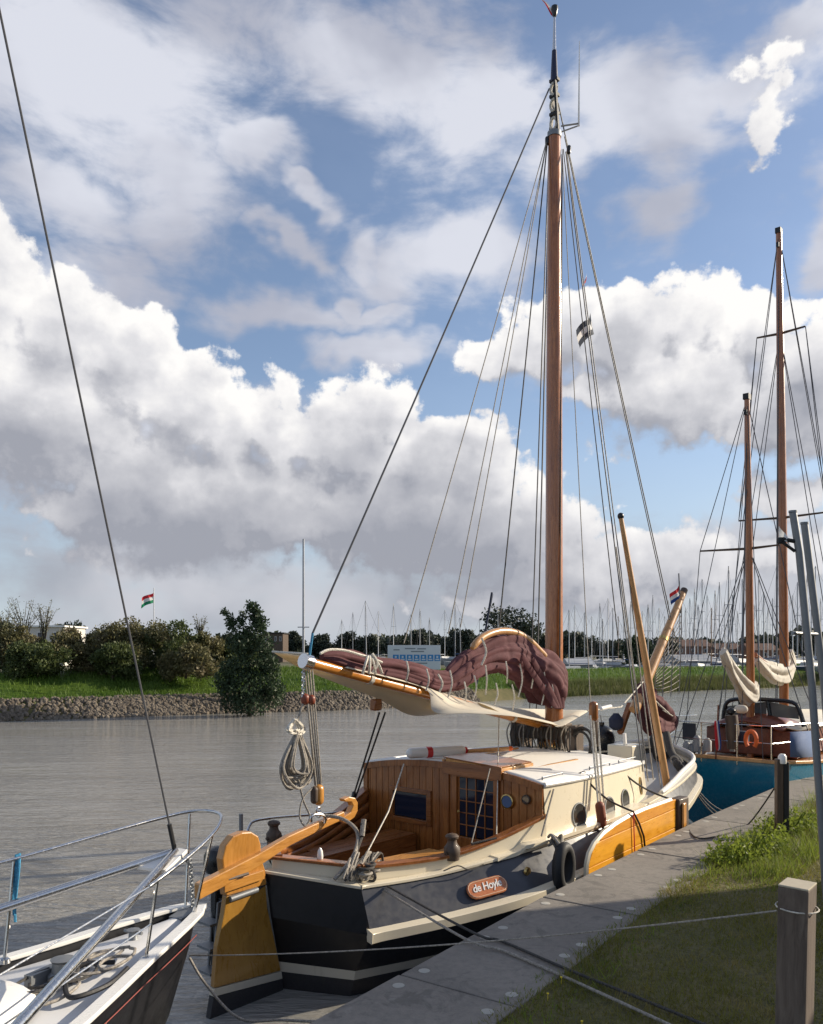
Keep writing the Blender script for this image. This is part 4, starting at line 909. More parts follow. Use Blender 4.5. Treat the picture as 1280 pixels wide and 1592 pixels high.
c = yp(863.5,28,0); part(BM().lathe((mx1[0]+.01,0,c[2]), [(.02,0),(.036,.03),(.055,.12),(.055,.17),(.02,.18)], 12), 'mast_truck', M['plastic_b'], mast)
# antenna on its bracket
c = yp(873,196,0); e = yp(900,192,.15); part(BM().tube([c, e], .014, 6).tube([yp(873,205,0), yp(898,196,.15)], .012, 6), 'antenna_bracket', M['iron'], mast)
part(BM().tube([(e[0],e[1],e[2]-.04), yp(901,64,.15)], [.018,.006], 6), 'antenna', M['white'], mast)
# tabernacle and halyard rack
b = BM(); xm = mx0[0]
b.box(xm-.16, xm+.20, -.22, -.155, 1.95, 2.52); b.box(xm-.16, xm+.20, .155, .22, 1.95, 2.52)
tb = part(b, 'tabernacle', M['darkwood'], bevel=.01)
q_ = BM().box(xm-.42, xm+.1, .40, .48, 2.02, 2.52); part(q_, 'rack_post', M['darkwood'], tb, bevel=.01)
part(BM().box(xm-.42, xm-.34, -.50, .40, 2.30, 2.50), 'rack_board', M['darkwood'], tb, bevel=.008)
part(BM().box(xm-.42, xm+.1, -.55, -.47, 2.02, 2.56), 'rack_post', M['darkwood'], tb, bevel=.01)
part(BM().box(xm-.30, xm-.16, -.12, .14, 2.12, 2.24), 'winch_bed', M['honey_x'], tb, bevel=.01)
part(BM().lathe((xm-.26,-.05,2.06), [(.07,0),(.05,.03),(.05,.12),(.07,.15)], 12).lathe((xm-.26,.12,2.06), [(.06,0),(.045,.03),(.045,.10),(.06,.13)], 12), 'winch', M['brass'], tb)
for k in range(14):
    yy = -.52+1.08*k/13; zz = 2.53-.02*(k % 3); xx = xm-.45-.02*(k % 2)
    pts_ = catmull([(xx,yy,zz),(xx-.05,yy+.03,zz-.18),(xx-.03,yy+.01,2.12+random.uniform(-.02,.06)),(xx-.05,yy-.05,zz-.16),(xx,yy-.02,zz)], 4)
    part(BM().tube(pts_, .012, 5), 'hanging_line', M['rope_d'] if k % 3 else M['rope'], tb)
part(BM().torus((xm-.20,.62,2.26), .20, .022, 'x', 20, 6, squash=1.2).torus((xm-.16,.64,2.25), .18, .022, 'x', 20, 6, squash=1.25).torus((xm-.22,.60,2.22), .17, .020, 'x', 20, 6, squash=1.3), 'coiled_halyard', M['rope_d'], tb)
# boom, cloth band, sail
bm0 = yp(476,1028.5,0); bm1 = yp(856,1131,0)
boom = part(BM().tube([bm0, tuple(np.array(bm0)*.5+np.array(bm1)*.5), bm1], [.062,.066,.058], 14), 'boom', M['boomwood'])
d_ = (np.array(bm1)-np.array(bm0)); d_ = d_/np.linalg.norm(d_)
part(BM().tube([tuple(np.array(bm0)-d_*.05), tuple(np.array(bm0)+d_*.07)], .085, 16), 'boom_band', M['steel'], boom)
for t in (1.05, 4.2): q = np.array(bm0)+d_*t; part(BM().tube([tuple(q-d_*.03), tuple(q+d_*.03)], .074, 14), 'boom_band', M['rope_w'], boom)
# gaff, curved
gp = [yp(u, v, .10) for u, v in ((734,1008),(746,994),(762,985),(780,981),(799,983),(815,990),(830,1002),(846,1020))]
part(BM().tube(catmull(gp, 3), [.030]+[.052]*19+[.06]*2, 10), 'gaff', M['spar'])
def bundle(pts, oy, cc, n, k, amp, per=6):
    """furled cloth: a sausage of lengthwise creases and pinches round a centre line"""
    cen_ = catmull(pts, per); vs = []; P_ = [Vector(c[:3]) for c in cen_]; N = None; rows = []
    for i, c in enumerate(cen_):
        d0 = (P_[min(i+1, len(P_)-1)]-P_[max(i-1, 0)]).normalized()
        if N is None: N = Vector((0, 1, 0))
        N = (N-d0*N.dot(d0)).normalized(); Bn = d0.cross(N); rr = c[3]/F_PX*(oy+c[0]*cc)*k; s_ = i*.085; row = []
        pinch = 1-.07*max(0, math.cos(i*2*math.pi/13+math.sin(i*.3)))**4
        for j in range(n):
            a = 2*math.pi*j/n; ca, sa = math.cos(a), math.sin(a)
            q1 = mnoise.noise(Vector((s_*.7, ca*1.5, sa*1.5))); q2 = mnoise.noise(Vector((s_*.6+5, ca*1.6, sa*1.6))); ph = s_*.16+.55*q2+.8*mnoise.noise(Vector((s_*.30, 3, 7)))
            f1 = abs(math.sin(3*a+ph))**.65-.62; f2 = abs(math.sin(5.5*a-.6*ph+.8*q1))**.7-.62; f3 = mnoise.noise(Vector((s_*1.5, ca*2.6-s_*.5, sa*2.6)))
            q = rr*pinch*(1+amp*(.75*q1+.62*f1+.34*f2+.30*f3)); row.append(tuple(P_[i]+N*(ca*q*.62)+Bn*(sa*q)))
        rows.append(row)
    b = BM(); b.grid(rows, True); n0 = len(rows)
    b.add([rows[0][j] for j in range(n)], [tuple(range(n))]); b.add([rows[-1][j] for j in range(n)], [tuple(range(n))]); return b
# furled sail: folded cloth modelled as a crumpled bundle
SP = [(500,1021,8),(520,1022,12),(545,1029,15),(575,1036,15),(610,1040,16),(645,1049,18),(672,1058,15),(692,1060,15),(708,1050,20),(728,1037,25),(747,1027,25),(766,1019,28),(786,1019,31),(806,1025,33),(825,1037,35),(842,1049,37),(855,1066,36),(864,1084,27),(868,1100,12)]
sl = part(bundle([(*yp(u, v, 0), r_) for u, v, r_ in SP], BO[1], cB, 112, 1.0, .40, 9), 'mainsail', M['maroon'], sub=1, angle=180)
b = BM(); 
for k in range(4):                             # hanging folds near the mast
    pl0 = [yp(u, v, .26-.03*k) for u, v in ((806+16*k,1020+6*k),(822+14*k,1048+3*k),(846+8*k,1080),(862+3*k,1108))]; pl1 = [(x+.10, y+.05, z+.08) for x, y, z in pl0]; pl2 = [(x+.14, y-.04, z+.02) for x, y, z in pl0]
    b.grid([pl0, pl1, pl2])
part(b, 'sail_fold', M['maroon'], sl, sub=2, solid=.012)
part(BM().tube(catmull([yp(u, v, .16) for u, v in ((498,1016),(512,1010),(535,1011),(560,1018),(580,1024),(594,1030))], 4), .016, 6), 'bolt_rope', M['rope_w'], sl)
# sail ties
for (u, va, vb, w_) in ((578,1016,1046,3),(632,1028,1058,1),(664,1040,1074,1),(682,1048,1076,2),(700,1042,1084,1),(722,1060,1090,1),(750,992,1034,2),(754,1034,1080,1),(786,1028,1062,1),(809,1032,1084,1),(826,1036,1070,1),(845,1040,1096,1),(771,1062,1096,1),(797,1064,1104,1),(858,1060,1100,1),(738,1050,1088,1)):
    pts_ = catmull([yp(u+random.uniform(-1,1), va, .20), yp(u+3*w_, (va+vb)/2, .24), yp(u+random.uniform(-4,3), vb, .20)], 5)
    part(BM().tube(pts_, .008+.004*w_, 6), 'sail_tie', M['rope_w'], sl)
b = BM()
for k in range(4): b.tube(catmull([yp(572+k*3,1020,.19), yp(568+k*7,1034,.24), yp(564+k*10,1047,.2)], 4), .018, 6)
part(b, 'sail_tie', M['rope_w'], sl)
# shrouds, stays, halyards: (from, to, radius, name)
HB = yp(852,212,-.08); HS = yp(876,232,.12); KM = 'wire'
RIG = [(yp(854,138,0), (bm0[0]+.10, 0, bm0[2]+.32), .013, 'topping_lift', KM),
 (HB, yp(628,1000,-.1), .008, 'lazy_jack', 'rope'),(HB, yp(697,985,-.1), .008, 'lazy_jack', 'rope'),(HB, yp(716,975,-.12), .008, 'lazy_jack', 'rope'),
 (HB, yp(775,985,.0), .011, 'peak_halyard', 'rope_d'),(yp(854,222,-.1), yp(822,1150,-1.42), .012, 'shroud', KM),(yp(855,222,-.1), yp(833,1150,-1.40), .014, 'shroud', KM),
 (yp(874,240,.1), yp(870,1100,.16), .012, 'throat_halyard', 'rope_d'),(yp(874,232,.1), yp(918,1092,1.45), .007, 'shroud_line', 'rope'),
 (HS, yp(962,1000,1.44), .008, 'flag_halyard', 'rope_d'),(yp(880,236,.12), yp(1000,1200,1.42), .011, 'shroud', KM),(yp(882,240,.12), yp(1006,1195,1.40), .009, 'shroud', KM),
 (yp(868,160,0), yp(1052,1000,.0), .011, 'forestay', KM),(yp(878,212,0), tuple(np.array(yp(1062,922,0))*.72+np.array(yp(986,1104,0))*.28), .010, 'jib_halyard', KM)]
for a, c_, r_, nm, mk in RIG: part(BM().tube(sag(a, c_, .03, 8), r_, 5), nm, M[mk])
part(BM().tube([(bm0[0]+.10,0,bm0[2]+.32),(bm0[0]+.05,0,bm0[2]+.05)], .014, 6), 'lift_tail', M['rope_b'])
part(BM().capsule(yp(885,226,.12), yp(884,240,.12), .035), 'halyard_block', M['plastic_b']); part(BM().capsule(yp(851,212,-.08), yp(851,226,-.08), .035), 'halyard_block', M['plastic_b'])
# running backstay from boom crutch to port quarter
for k in (0, 1): part(BM().tube([yp(590+k*9,1108,-.3), yp(549+k*4,1240,-1.3)], .014, 6), 'backstay_tail', M['rope_d'])
part(BM().box(1.78, 1.92, -.36, -.26, yp(594,1092,-.3)[2]-.10, yp(594,1092,-.3)[2]+.05), 'backstay_block', M['teak_x'], bevel=.02)
part(BM().capsule(yp(551,1230,-1.3), yp(549,1243,-1.3), .03), 'backstay_block', M['plastic_b'])
# mainsheet under the boom end
ms = bm0; bl = yp(495,1236,0)
for k, (ua, ub) in enumerate(((474,490),(478,494),(482,497),(486,500),(479,492))): part(BM().tube([yp(ua,1042 if k < 4 else 1096,.03*(k-2)), yp(ub,1222,.02*(k-2))], .010, 5), 'mainsheet', M['rope'])
b = BM()
for k in range(7): c = yp(471.5,1046+k*6.2,0); b.torus(c, .018, .007, 'x' if k % 2 else 'y', 10, 5)
part(b, 'sheet_chain', M['steel'])
part(BM().capsule(yp(474,1078,0), yp(475,1096,0), .05).capsule(yp(484,1080,.03), yp(485,1096,.03), .045), 'upper_block', paint('red_brown_block', (.20,.045,.02), .4))
lb = part(BM().capsule(yp(495.5,1219,0), yp(495.5,1252,0), .062, 14, r2=.062), 'lower_block', M['honey_z']); part(BM().capsule(yp(489,1222,.0), yp(489,1250,.0), .045), 'block_cheek', M['darkwood'], lb)
part(BM().torus(yp(495,1259,0), .03, .010, 'y', 12, 6).torus(yp(495,1266,0), .035, .010, 'x', 12, 6), 'shackle', M['steel'])
b = BM().tube(catmull([yp(484,1278,.10), yp(484,1270,.1), yp(490,1266,.1), yp(499,1266,.1), yp(505,1270,.1), yp(505,1280,.1)], 4), .016, 8); part(b, 'tiller_bracket', M['steel'])
# raised bowsprit, leaning spar, jib
x0 = yp(1062,922,0); x1 = yp(986,1104,0); bs = part(BM().tube([x1, tuple((np.array(x0)+np.array(x1))/2), x0], [.10,.092,.070], 14), 'bowsprit', M['spar'])
d2 = (np.array(x0)-np.array(x1)); d2 /= np.linalg.norm(d2)
part(BM().tube([tuple(np.array(x0)-d2*.02), tuple(np.array(x0)+d2*.10)], .072, 12), 'bowsprit_cap', M['darkwood'], bs)
q = np.array(x0)-d2*1.35; part(BM().tube([tuple(q-d2*.04), tuple(q+d2*.04)], .098, 12), 'bowsprit_band', M['brass'], bs)
s0 = yp(965,802,1.0); s1 = yp(1040,1238,1.35); part(BM().tube([s1, tuple((np.array(s0)+np.array(s1))/2), s0], [.062,.055,.036], 12), 'leaning_spar', M['spar'])
part(BM().capsule(yp(964.5,797,1.0), yp(966,808,1.0), .05), 'spar_tip', M['plastic_b'])
for (ua, va, ub, vb) in ((1040,1050,984,1215),(1005,1105,1042,1238),(992,1110,1030,1235)): pass
for (a, c_) in ((yp(958,850,1.0), yp(1008,1215,1.38)),(yp(972,850,1.0), yp(1016,1212,1.36)),(yp(1000,1050,.8), yp(1028,1225,1.36))): part(BM().tube([a, c_], .010, 5), 'lanyard', M['rope'])
jb = []; JP = [(1000,1062,9),(1000,1076,18),(1003,1094,27),(1012,1110,31),(1028,1119,26),(1044,1122,14),(1052,1120,6)]
part(bundle([(*yp(u, v, .0), r_) for u, v, r_ in JP], BO[1], cB, 64, .95, .6, 9), 'jib', M['maroon'], sub=1, angle=180)
for k in range(4): part(BM().tube([yp(1010+k*7,1080+k*8,.32), yp(1028+k*6,1098+k*5,.34)], .012, 5), 'sail_tie', M['rope_w'])
# net of shroud ropes under the bowsprit
nt = BM(); top_ = yp(1058,930,0)
NL_ = []
for k in range(4):
    f = .03+.19*k; a = np.array(x0)*(1-f)+np.array(x1)*f; e = np.array(yp((1056,1043,1030,1018)[k], (1078,1083,1083,1078)[k], .02)); NL_.append((a, e)); nt.tube([tuple(a), tuple(a*.5+e*.5+np.array((0,.02,0))), tuple(e)], .010, 4)
for r_ in range(1, 15):
    t = r_/15; nt.tube([tuple(a*(1-t)+e*t) for a, e in NL_], .008, 4)
part(nt, 'bowsprit_net', M['rope'])
# foredeck gear
part(BM().box(8.25, 8.75, -.42, .08, 1.60, 1.93), 'foredeck_locker', M['cream'], bevel=.02)
part(BM().beam(yp(964,1140,-.35), yp(980,1094,-.35), .10, .10), 'bitt_post', M['teak_z'], bevel=.01)
part(BM().beam(yp(973,1168,-.1), yp(971,1140,-.1), .05, .05), 'white_post', M['white'])
b = BM().tube(catmull([yp(1036,1140,.5), yp(1044,1170,.7), yp(1056,1184,.95), yp(1062,1196,1.05)], 4), .07, 10); part(b, 'anchor_roller', M['rope_d'])
part(BM().lathe(yp(958,1122,-.4), [(.05,-.16),(.13,-.10),(.14,.05),(.08,.12),(.05,.16)], 14), 'anchor_windlass', M['navycloth'])
# leeboard with its planks and head
LT = [(911,1366),(911.5,1345),(915,1328),(923,1312),(937,1296),(955,1282),(975,1270),(1000,1259),(1022,1251),(1042,1244)]
LTp = [yp(u, v, 2.06) for u, v in LT]; xend, _, _ = yp(1049,1292,2.06)
zlow = [.52+.06*(p[0]-2.9) for p in LTp]
nP = 4
lee = part(BM().box(xend-.02, xend+.32, 1.98, 2.14, LTp[-1][2]-.48, LTp[-1][2]-.0), 'leeboard', M['darkwood'], bevel=.02)
part(BM().box(xend+.04, xend+.16, 2.142, 2.175, LTp[-1][2]-.42, LTp[-1][2]-.06), 'head_block', M['honey_z'], lee, bevel=.02)
xs_ = [p[0] for p in LTp]; zs_ = [p[2] for p in LTp]
for k in range(nP):
    pts_t = []; pts_b = []
    for x in np.linspace(LTp[1][0], xend-.03, 26):
        zt = float(np.interp(x, xs_, zs_)); zb_line = lambda f: .55+f*(1.62-.55)+(x-2.9)*.035
        lo_ = .55+(k/nP)*1.07+(x-2.9)*.035; hi_ = .55+((k+1)/nP)*1.07+(x-2.9)*.035-.007
        if k == nP-1: hi_ = 9
        if zt <= lo_: continue
        pts_t.append((x, min(zt, hi_))); pts_b.append((x, lo_))
    if len(pts_t) > 2: part(BM().prism(pts_b+pts_t[::-1], 2.03, 2.095), 'plank', M['orange_x'], lee, bevel=.006, smooth=False)
rm = [(p[0], p[2]) for p in LTp]; part(BM().tube([(x, 2.062, z+.004) for x, z in rm], .034, 6), 'edge_iron', M['cream'], lee)
pl = [yp(u, v, 2.115) for u, v in ((985,1262),(994,1280),(1001,1300),(1003,1318))]; part(BM().tube(pl, .014, 6), 'tackle_line', M['rubber'], lee); part(BM().tube([yp(985,1262,2.115), yp(987,1325,2.115)], .008, 5), 'tackle_line', M['redp'], lee)
part(BM().tube(catmull([yp(905,1203,1.46), yp(925,1226,1.62), yp(950,1246,1.8), yp(985,1262,2.1)], 4), .014, 6), 'leeboard_tackle', M['rope_d'])
part(BM().tube(catmull([yp(965,1198,1.46), yp(990,1218,1.55), yp(1015,1232,1.7), yp(1044,1243,2.02)], 4), .014, 6), 'leeboard_tackle', M['rope_d'])
# shroud tackle with its blocks
ub = part(BM().capsule(yp(923,1090,1.5), yp(923,1122,1.5), .062), 'tackle_block', M['teak_z'])
for (ua, ub_) in ((918,930),(922,934),(929,939)): part(BM().tube([yp(ua,1112,1.5), yp(ub_,1248,1.72)], .015, 6), 'tackle_fall', M['rope_w'])
part(BM().tube([yp(923,1122,1.5), yp(925,1160,1.5)], .05, 8), 'block_strop', M['darkwood'])
part(BM().capsule(yp(932,1246,1.76), yp(937,1286,1.78), .062), 'tackle_block', paint('worn_red_block', (.22,.06,.03), .6))
part(BM().tube([yp(937,1284,1.78), yp(940,1296,1.80)], .02, 6), 'block_strop', M['rope_d'])
# short stays by the bulkhead
part(BM().tube([yp(628,1188,-.3), yp(604,1262,.35), yp(566,1335,.62)], .009, 5), 'stay_line', M['rope_w'])
part(BM().tube([yp(776,1112,.3), yp(772,1305,1.30)], .007, 5), 'stay_line', M['rope_w']); part(BM().tube([yp(762,1195,.9), yp(733,1312,1.15)], .008, 5), 'stay_line', M['rope'])
part(BM().tube([yp(733,1312,1.2), yp(772,1303,1.36)], .014, 6), 'jib_sheet_track', M['rope_d'])
part(BM().tube([yp(861,1227,1.56), yp(842,1300,1.62)], .012, 6), 'hatch_line', M['rope'])
# pennants in the rigging
def flagmesh(corner, u_vec, v_vec, nu, nv, wave, b, tri=False):
    rows = []
    for i in range(nu+1):
        t = i/nu; sh = (1-t) if tri else 1
        rows.append([tuple(np.array(corner)+np.array(u_vec)*t+np.array(v_vec)*((j/nv-.5)*sh+.5)+np.array((.0, wave*math.sin(t*6+j*.6)*(.3+t), wave*.4*math.sin(t*4)))) for j in range(nv+1)])
    b.grid(rows)
# ================================================================== THINGS ON AND AROUND THE YACHT
def flag_thing(name, label, world, stripes, uvec, vvec, wave=.05, tri=False, n=10, group=None, staff=None):
    th = thing(name, label, 'flag', world, 0, group); k = len(stripes)
    for i, mk in enumerate(stripes):
        b = MB(); rows = []
        for a in range(n+1):
            t = a/n; s0_, s1_ = i/k, (i+1)/k
            if tri: s0_ = .5+(s0_-.5)*(1-t); s1_ = .5+(s1_-.5)*(1-t)
            rows.append([tuple(Vector(uvec)*t+Vector(vvec)*s+Vector((wave*.5*math.sin(t*5+s), wave*math.sin(t*7+s*2), -wave*t*1.2))) for s in (s0_, (s0_+s1_)/2, s1_)])
        b.grid(rows).build('stripe', M[mk], th)
    if staff: MB().tube(staff[0], staff[1], 6).build('staff', M[staff[2]], th)
    return th
p = to_world(yp(862,27,0)); flag_thing('pennant', 'red and white pennant streaming from the top of the tall varnished mast', p, ['fl_red','fl_white'], (-.34,.0,.42), (0,.02,.09), .05, True)
p = to_world(yp(912,434,.2)); flag_thing('pennant', 'small red pennant on the flag halyard, above the dark burgee', p, ['fl_red','fl_white'], (-.06,.05,-.16), (.0,0,.10), .02, True)
p = to_world(yp(918,486,.2)); flag_thing('burgee', 'dark grey and white burgee hanging from the flag halyard right of the mast', p, ['fl_dark','fl_white','fl_dark'], (-.17,.06,-.14), (.04,0,-.32), .09)
p = to_world(yp(1057,908,0)); flag_thing('flag', 'small red white and blue flag flying at the end of the raised bowsprit', p, ['fl_red','fl_white','fl_blue'], (-.17,0,-.13), (.02,0,-.25), .06, staff=([(-.02,0,.22),(.02,0,-.6)], .012, 'wire'))
# awning over the boom ------------------------------------------------
aw = loc_thing('awning', 'cream canvas awning draped over the boom of the yacht', 'awning')
def bo(t): return np.array(bm0)+d_*t      # along the boom
stb = BM(); up = .075
ridge = [tuple(bo(t)+np.array((0,.0,up))) for t in (.75,1.5,2.3,3.2,4.0,4.9,5.35)]
edge = [yp(536,1038,.085), yp(605,1054,.09), yp(664,1073,.10), yp(676,1107,.42), yp(735,1109,.75), yp(810,1115,1.05), yp(872,1129,1.05)]
mid = [tuple((np.array(a)*.5+np.array(e)*.5)+np.array((0,0,.02))) for a, e in zip(ridge, edge)]
stb.grid([catmull(ridge, 8), catmull(mid, 8), catmull(edge, 8)]); stb.build('starboard_panel', M['canvas'], aw, solid=.006)
# forward wing reaching out to the tackle block
fw = BM(); A0 = [tuple(bo(t)+np.array((0,-.03,up+.012))) for t in (3.3,4.0,4.7,5.4)]+[yp(896,1105,.0), yp(914,1105,.12)]
far_ = [yp(770,1098,-.25), yp(800,1101,-.45), yp(830,1102,-.55), yp(862,1103,-.55), yp(894,1103.5,-.35), yp(915,1104.5,.10)]
nea = [yp(786,1112,.6), yp(812,1116,.75), yp(836,1121,.88), yp(858,1126,1.0), yp(874,1129,1.05), yp(914,1106.5,.15)]
fw.grid([catmull(far_, 4), catmull([tuple(np.array(p)+np.array((0,0,.0))) for p in A0], 4), catmull([tuple((np.array(p)+np.array(q))/2+np.array((0,0,.015))) for p, q in zip(A0, nea)], 4), catmull(nea, 4)]); fw.build('forward_panel', M['canvas'], aw)
pt = BM(); pe = [yp(425,1014,-1.30), yp(470,1040,-.55), yp(535,1066,-.42), yp(592,1088,-.45), yp(636,1111,-.50), yp(676,1111,-.45), yp(720,1102,-.50)]
pr = [tuple(bo(-.0)+np.array((0,-.02,.06))), tuple(bo(.45)+np.array((0,-.05,.0))), tuple(bo(1.3)+np.array((0,-.06,.0))), tuple(bo(2.1)+np.array((0,-.06,0))), tuple(bo(2.7)+np.array((0,-.06,0))), tuple(bo(3.3)+np.array((0,-.06,0))), tuple(bo(3.9)+np.array((0,-.06,0)))]
pt.grid([catmull(pr, 4), catmull(pe, 4)]); pt.build('port_panel', M['canvas'], aw, solid=.006)
MB(True).tube([yp(424,1013,-1.3), tuple(bo(.02)+np.array((0,0,.09)))], .014, 6).build('batten', M['rope_w'], aw)
MB(True).tube([yp(914,1105,1.42), yp(966,1099,1.0), yp(1000,1060,.5)], .010, 5).build('guy_rope', M['rope_w'], aw)
MB(True).capsule(yp(934,1102,1.3), yp(950,1098,1.2), .03).build('toggle', M['white'], aw)
# coils and bundles ------------------------------------------------------
def coil(th, cu, cv, y, w_, h_, n, mat, neck=None, r=.011):
    for k in range(n):
        du = random.uniform(-.30, .30)*w_; f = random.uniform(.45, 1.15)
        pts_ = catmull([yp(cu+du*.2, cv-h_*.5, y+random.uniform(-.05,.05)), yp(cu-w_*.45*f+du*.3, cv+h_*.15, y+random.uniform(-.08,.08)), yp(cu+du, cv+h_*.5*f, y+random.uniform(-.08,.08)), yp(cu+w_*.45*f+du*.3, cv+h_*.15, y+random.uniform(-.08,.08)), yp(cu+du*.2+1, cv-h_*.5, y)], 5)
        MB(True).tube(pts_, r, 6).build('rope_turn', mat, th)
th = loc_thing('rope_coil', 'coil of grey mainsheet rope hanging under the boom end', 'rope')
coil(th, 463, 1180, .0, 46, 84, 20, M['rope'], r=.013); coil(th, 459, 1130, .0, 30, 24, 6, M['rope_w'])
MB(True).tube(catmull([yp(464,1212,0), yp(472,1245,0), yp(482,1270,.05), yp(474,1284,.05), yp(466,1268,0), yp(472,1240,0), yp(490,1222,0)], 5), .011, 6).build('rope_tail', M['rope'], th)
MB(True).tube([yp(462,1122,0), yp(470,1098,0), yp(474,1090,0)], .011, 6).build('rope_tail', M['rope'], th)
th = loc_thing('rope_bundle', 'tangle of grey mooring rope heaped over the stern cleat near the name board', 'rope')
for k in range(22):
    u0 = random.uniform(546, 592); u1 = u0-random.uniform(-2, 34); pts_ = catmull([yp(u0+random.uniform(-4,10), 1346+random.uniform(-16,6), .62), yp(u0, 1335+random.uniform(-12,4), .66), yp((u0+u1)/2-3, 1350, .74), yp(u1, 1369+random.uniform(-4,2), .70+random.uniform(0,.1))], 5)
    MB(True).tube(pts_, .015, 6).build('rope_turn', M['rope'] if k % 3 else M['rope_d'], th)
for k in range(8):
    c = yp(580+random.uniform(-14,22), 1352+random.uniform(-12,12), .80); MB(True).torus(c, random.uniform(.05,.085), .017, random.choice('xyz'), 14, 6, squash=.8).build('rope_turn', M['rope_d'] if k % 2 else M['rope'], th)
MB(True).tube(catmull([yp(506,1268,.05), yp(530,1272,.2), yp(550,1285,.4), yp(557,1302,.5), yp(552,1325,.62), yp(540,1345,.68), yp(520,1367,.66)], 5), .022, 8).build('thick_rope', M['rope'], th)
MB(True).tube(catmull([yp(562,1280,.5), yp(564,1296,.52), yp(556,1320,.6), yp(552,1340,.64)], 4), .018, 6).build('thick_rope', M['rope_d'], th)
MB(True).tube([yp(566,1274,.5), yp(563,1300,.54)], .03, 8).build('stanchion_stub', M['rope'], th)
# roof gear
th = loc_thing('rescue_buoy', 'white rescue float with red bands lying on the cabin roof', 'life buoy')
a, c_ = yp(632,1183,-.55), yp(724,1184,-.15); A_, C_ = np.array(a), np.array(c_)
A_[2] = C_[2] = 2.27
MB(True).capsule(tuple(A_), tuple(C_), .075, 16).build('float', M['white'], th)
for t in (.37, .97): q = A_+(C_-A_)*t; dq = (C_-A_)/np.linalg.norm(C_-A_); MB(True).tube([tuple(q-dq*.04), tuple(q+dq*.04)], .078 if t < .9 else .05, 16).build('red_band', M['redp'], th)
th = loc_thing('boat_hook', 'pale wooden boat hook pole lying on the cabin roof ahead of the float', 'boat hook')
a = np.array(yp(728,1183,-.1)); a[2] = 2.26; c_ = np.array(yp(790,1181,.1)); c_[2] = 2.25
MB(True).tube([tuple(a), tuple(c_)], .032, 8).build('pole', M['spar'], th); MB(True).capsule(tuple(c_), tuple(c_+(c_-a)*.12), .035).build('pole_end', M['orangep'], th)
# fenders
def fender(label, p0, p1, r, mat, name='fender', cat='fender', group='fenders of the cream and black yacht'):
    th = loc_thing(name, label, cat, group); MB(True).capsule(p0, p1, r, 16).build('fender_body', mat, th)
    d = np.array(p1)-np.array(p0); d = d/np.linalg.norm(d); MB(True).tube([p1, tuple(np.array(p1)+d*.06)], r*.22, 8).build('fender_eye', mat, th)
    MB(True).tube([tuple(np.array(p1)+d*.05), tuple(np.array(p1)+d*.05+np.array((.03,-.05,.14)))], .010, 5).build('lanyard', M['rope'], th); return th
fender('black round ball fender on the foredeck beside the tall tackle', yp(938,1172,-.9), yp(936,1127,-.9), .24, M['plastic_b'])
fender('glossy dark fender standing on the foredeck right of the leaning spar', yp(1030,1185,.35), yp(1020,1138,.25), .15, M['rubber'])
fender('long dark fender on the port edge of the cabin roof, left of the rope rack', yp(805,1182,-.8), yp(806,1140,-.8), .10, M['rubber'])
th = loc_thing('rope_fender', 'brown plaited rope fender on the starboard bow rim', 'fender'); MB(True).capsule(yp(1049,1182,.95), yp(1062,1200,1.08), .07, 12).build('fender_body', M['rope_d'], th)
for k in range(4): q = np.array(yp(1049,1182,.95))*(1-k/3)+np.array(yp(1062,1200,1.08))*k/3; MB(True).torus(tuple(q), .070, .016, 'x', 14, 6).build('rope_turn', M['rope'], th)
th = loc_thing('tyre_fender', 'black tyre fender hung over the side by the leeboard', 'tyre'); c = yp(877,1349,1.98)
MB(True).torus(c, .135, .070, 'y', 28, 12, squash=1.75).build('tyre', M['rubber'], th)
for k in range(9): pts_ = catmull([yp(858+random.uniform(-6,10),1308+random.uniform(-8,8),1.72), yp(866+random.uniform(-8,8),1302+random.uniform(-4,4),1.84), yp(868+random.uniform(-6,8),1318+random.uniform(-6,8),1.95)], 4); MB(True).tube(pts_, .018, 6).build('rope_turn', M['rope'] if k % 2 else paint('green_rope', (.16,.17,.08), .9) if k == 0 else M['rope_d'], th)
MB(True).tube([yp(866,1318,1.95), yp(872,1345,1.99)], .03, 6).build('lashing', M['rope_d'], th)
# small line draped on the cream strake
th = tag(MB(True).tube(catmull([yp(690,1354,1.27), yp(712,1346,1.32), yp(730,1352,1.36), yp(752,1344,1.40)], 5), .008, 5).build('thin_line', M['rope_d']), 'thin dark cord lying along the cream strake beside the bollard', 'cord'); th.location = (BO[0], BO[1], WATER); th.rotation_euler = (0,0,RZ)

# ================================================================== MOORING LINES
def rope_between(name, label, pts, r, mat, group=None):
    o = MB().tube(pts, r, 7).build(name, mat); return tag(o, label, 'rope', group)
SC = to_world(yp(603,1378,.97)); SC2 = to_world(yp(598,1384,.97))
rope_between('mooring_line', 'stern mooring line crossing the walkway to the lawn, upper of the two', catmull([tuple(SC), tuple(Gp(736,1450,.03)), tuple(Gp(780,1463,.015)), tuple(Gp(878,1505,.015)), tuple(Gp(985,1548,.02)), tuple(Gp(1125,1605,.03))], 6), .012, M['rope_d'], 'stern mooring lines')
rope_between('mooring_line', 'stern mooring line crossing the walkway to the lawn, lower of the two', catmull([tuple(SC2), tuple(Gp(722,1459,.03)), tuple(Gp(780,1477,.015)), tuple(Gp(858,1510,.015)), tuple(Gp(936,1545,.02)), tuple(Gp(1060,1602,.03))], 6), .012, M['rope'], 'stern mooring lines')
def BB(x, y, z):                               # white-decked yacht axes -> world
    h = R(25); s_, c_ = math.sin(h), math.cos(h); return Vector((-1.93+x*s_+y*c_, 7.38+x*c_-y*s_, WATER+z))
PW = Wp(1208,1416,4.62)
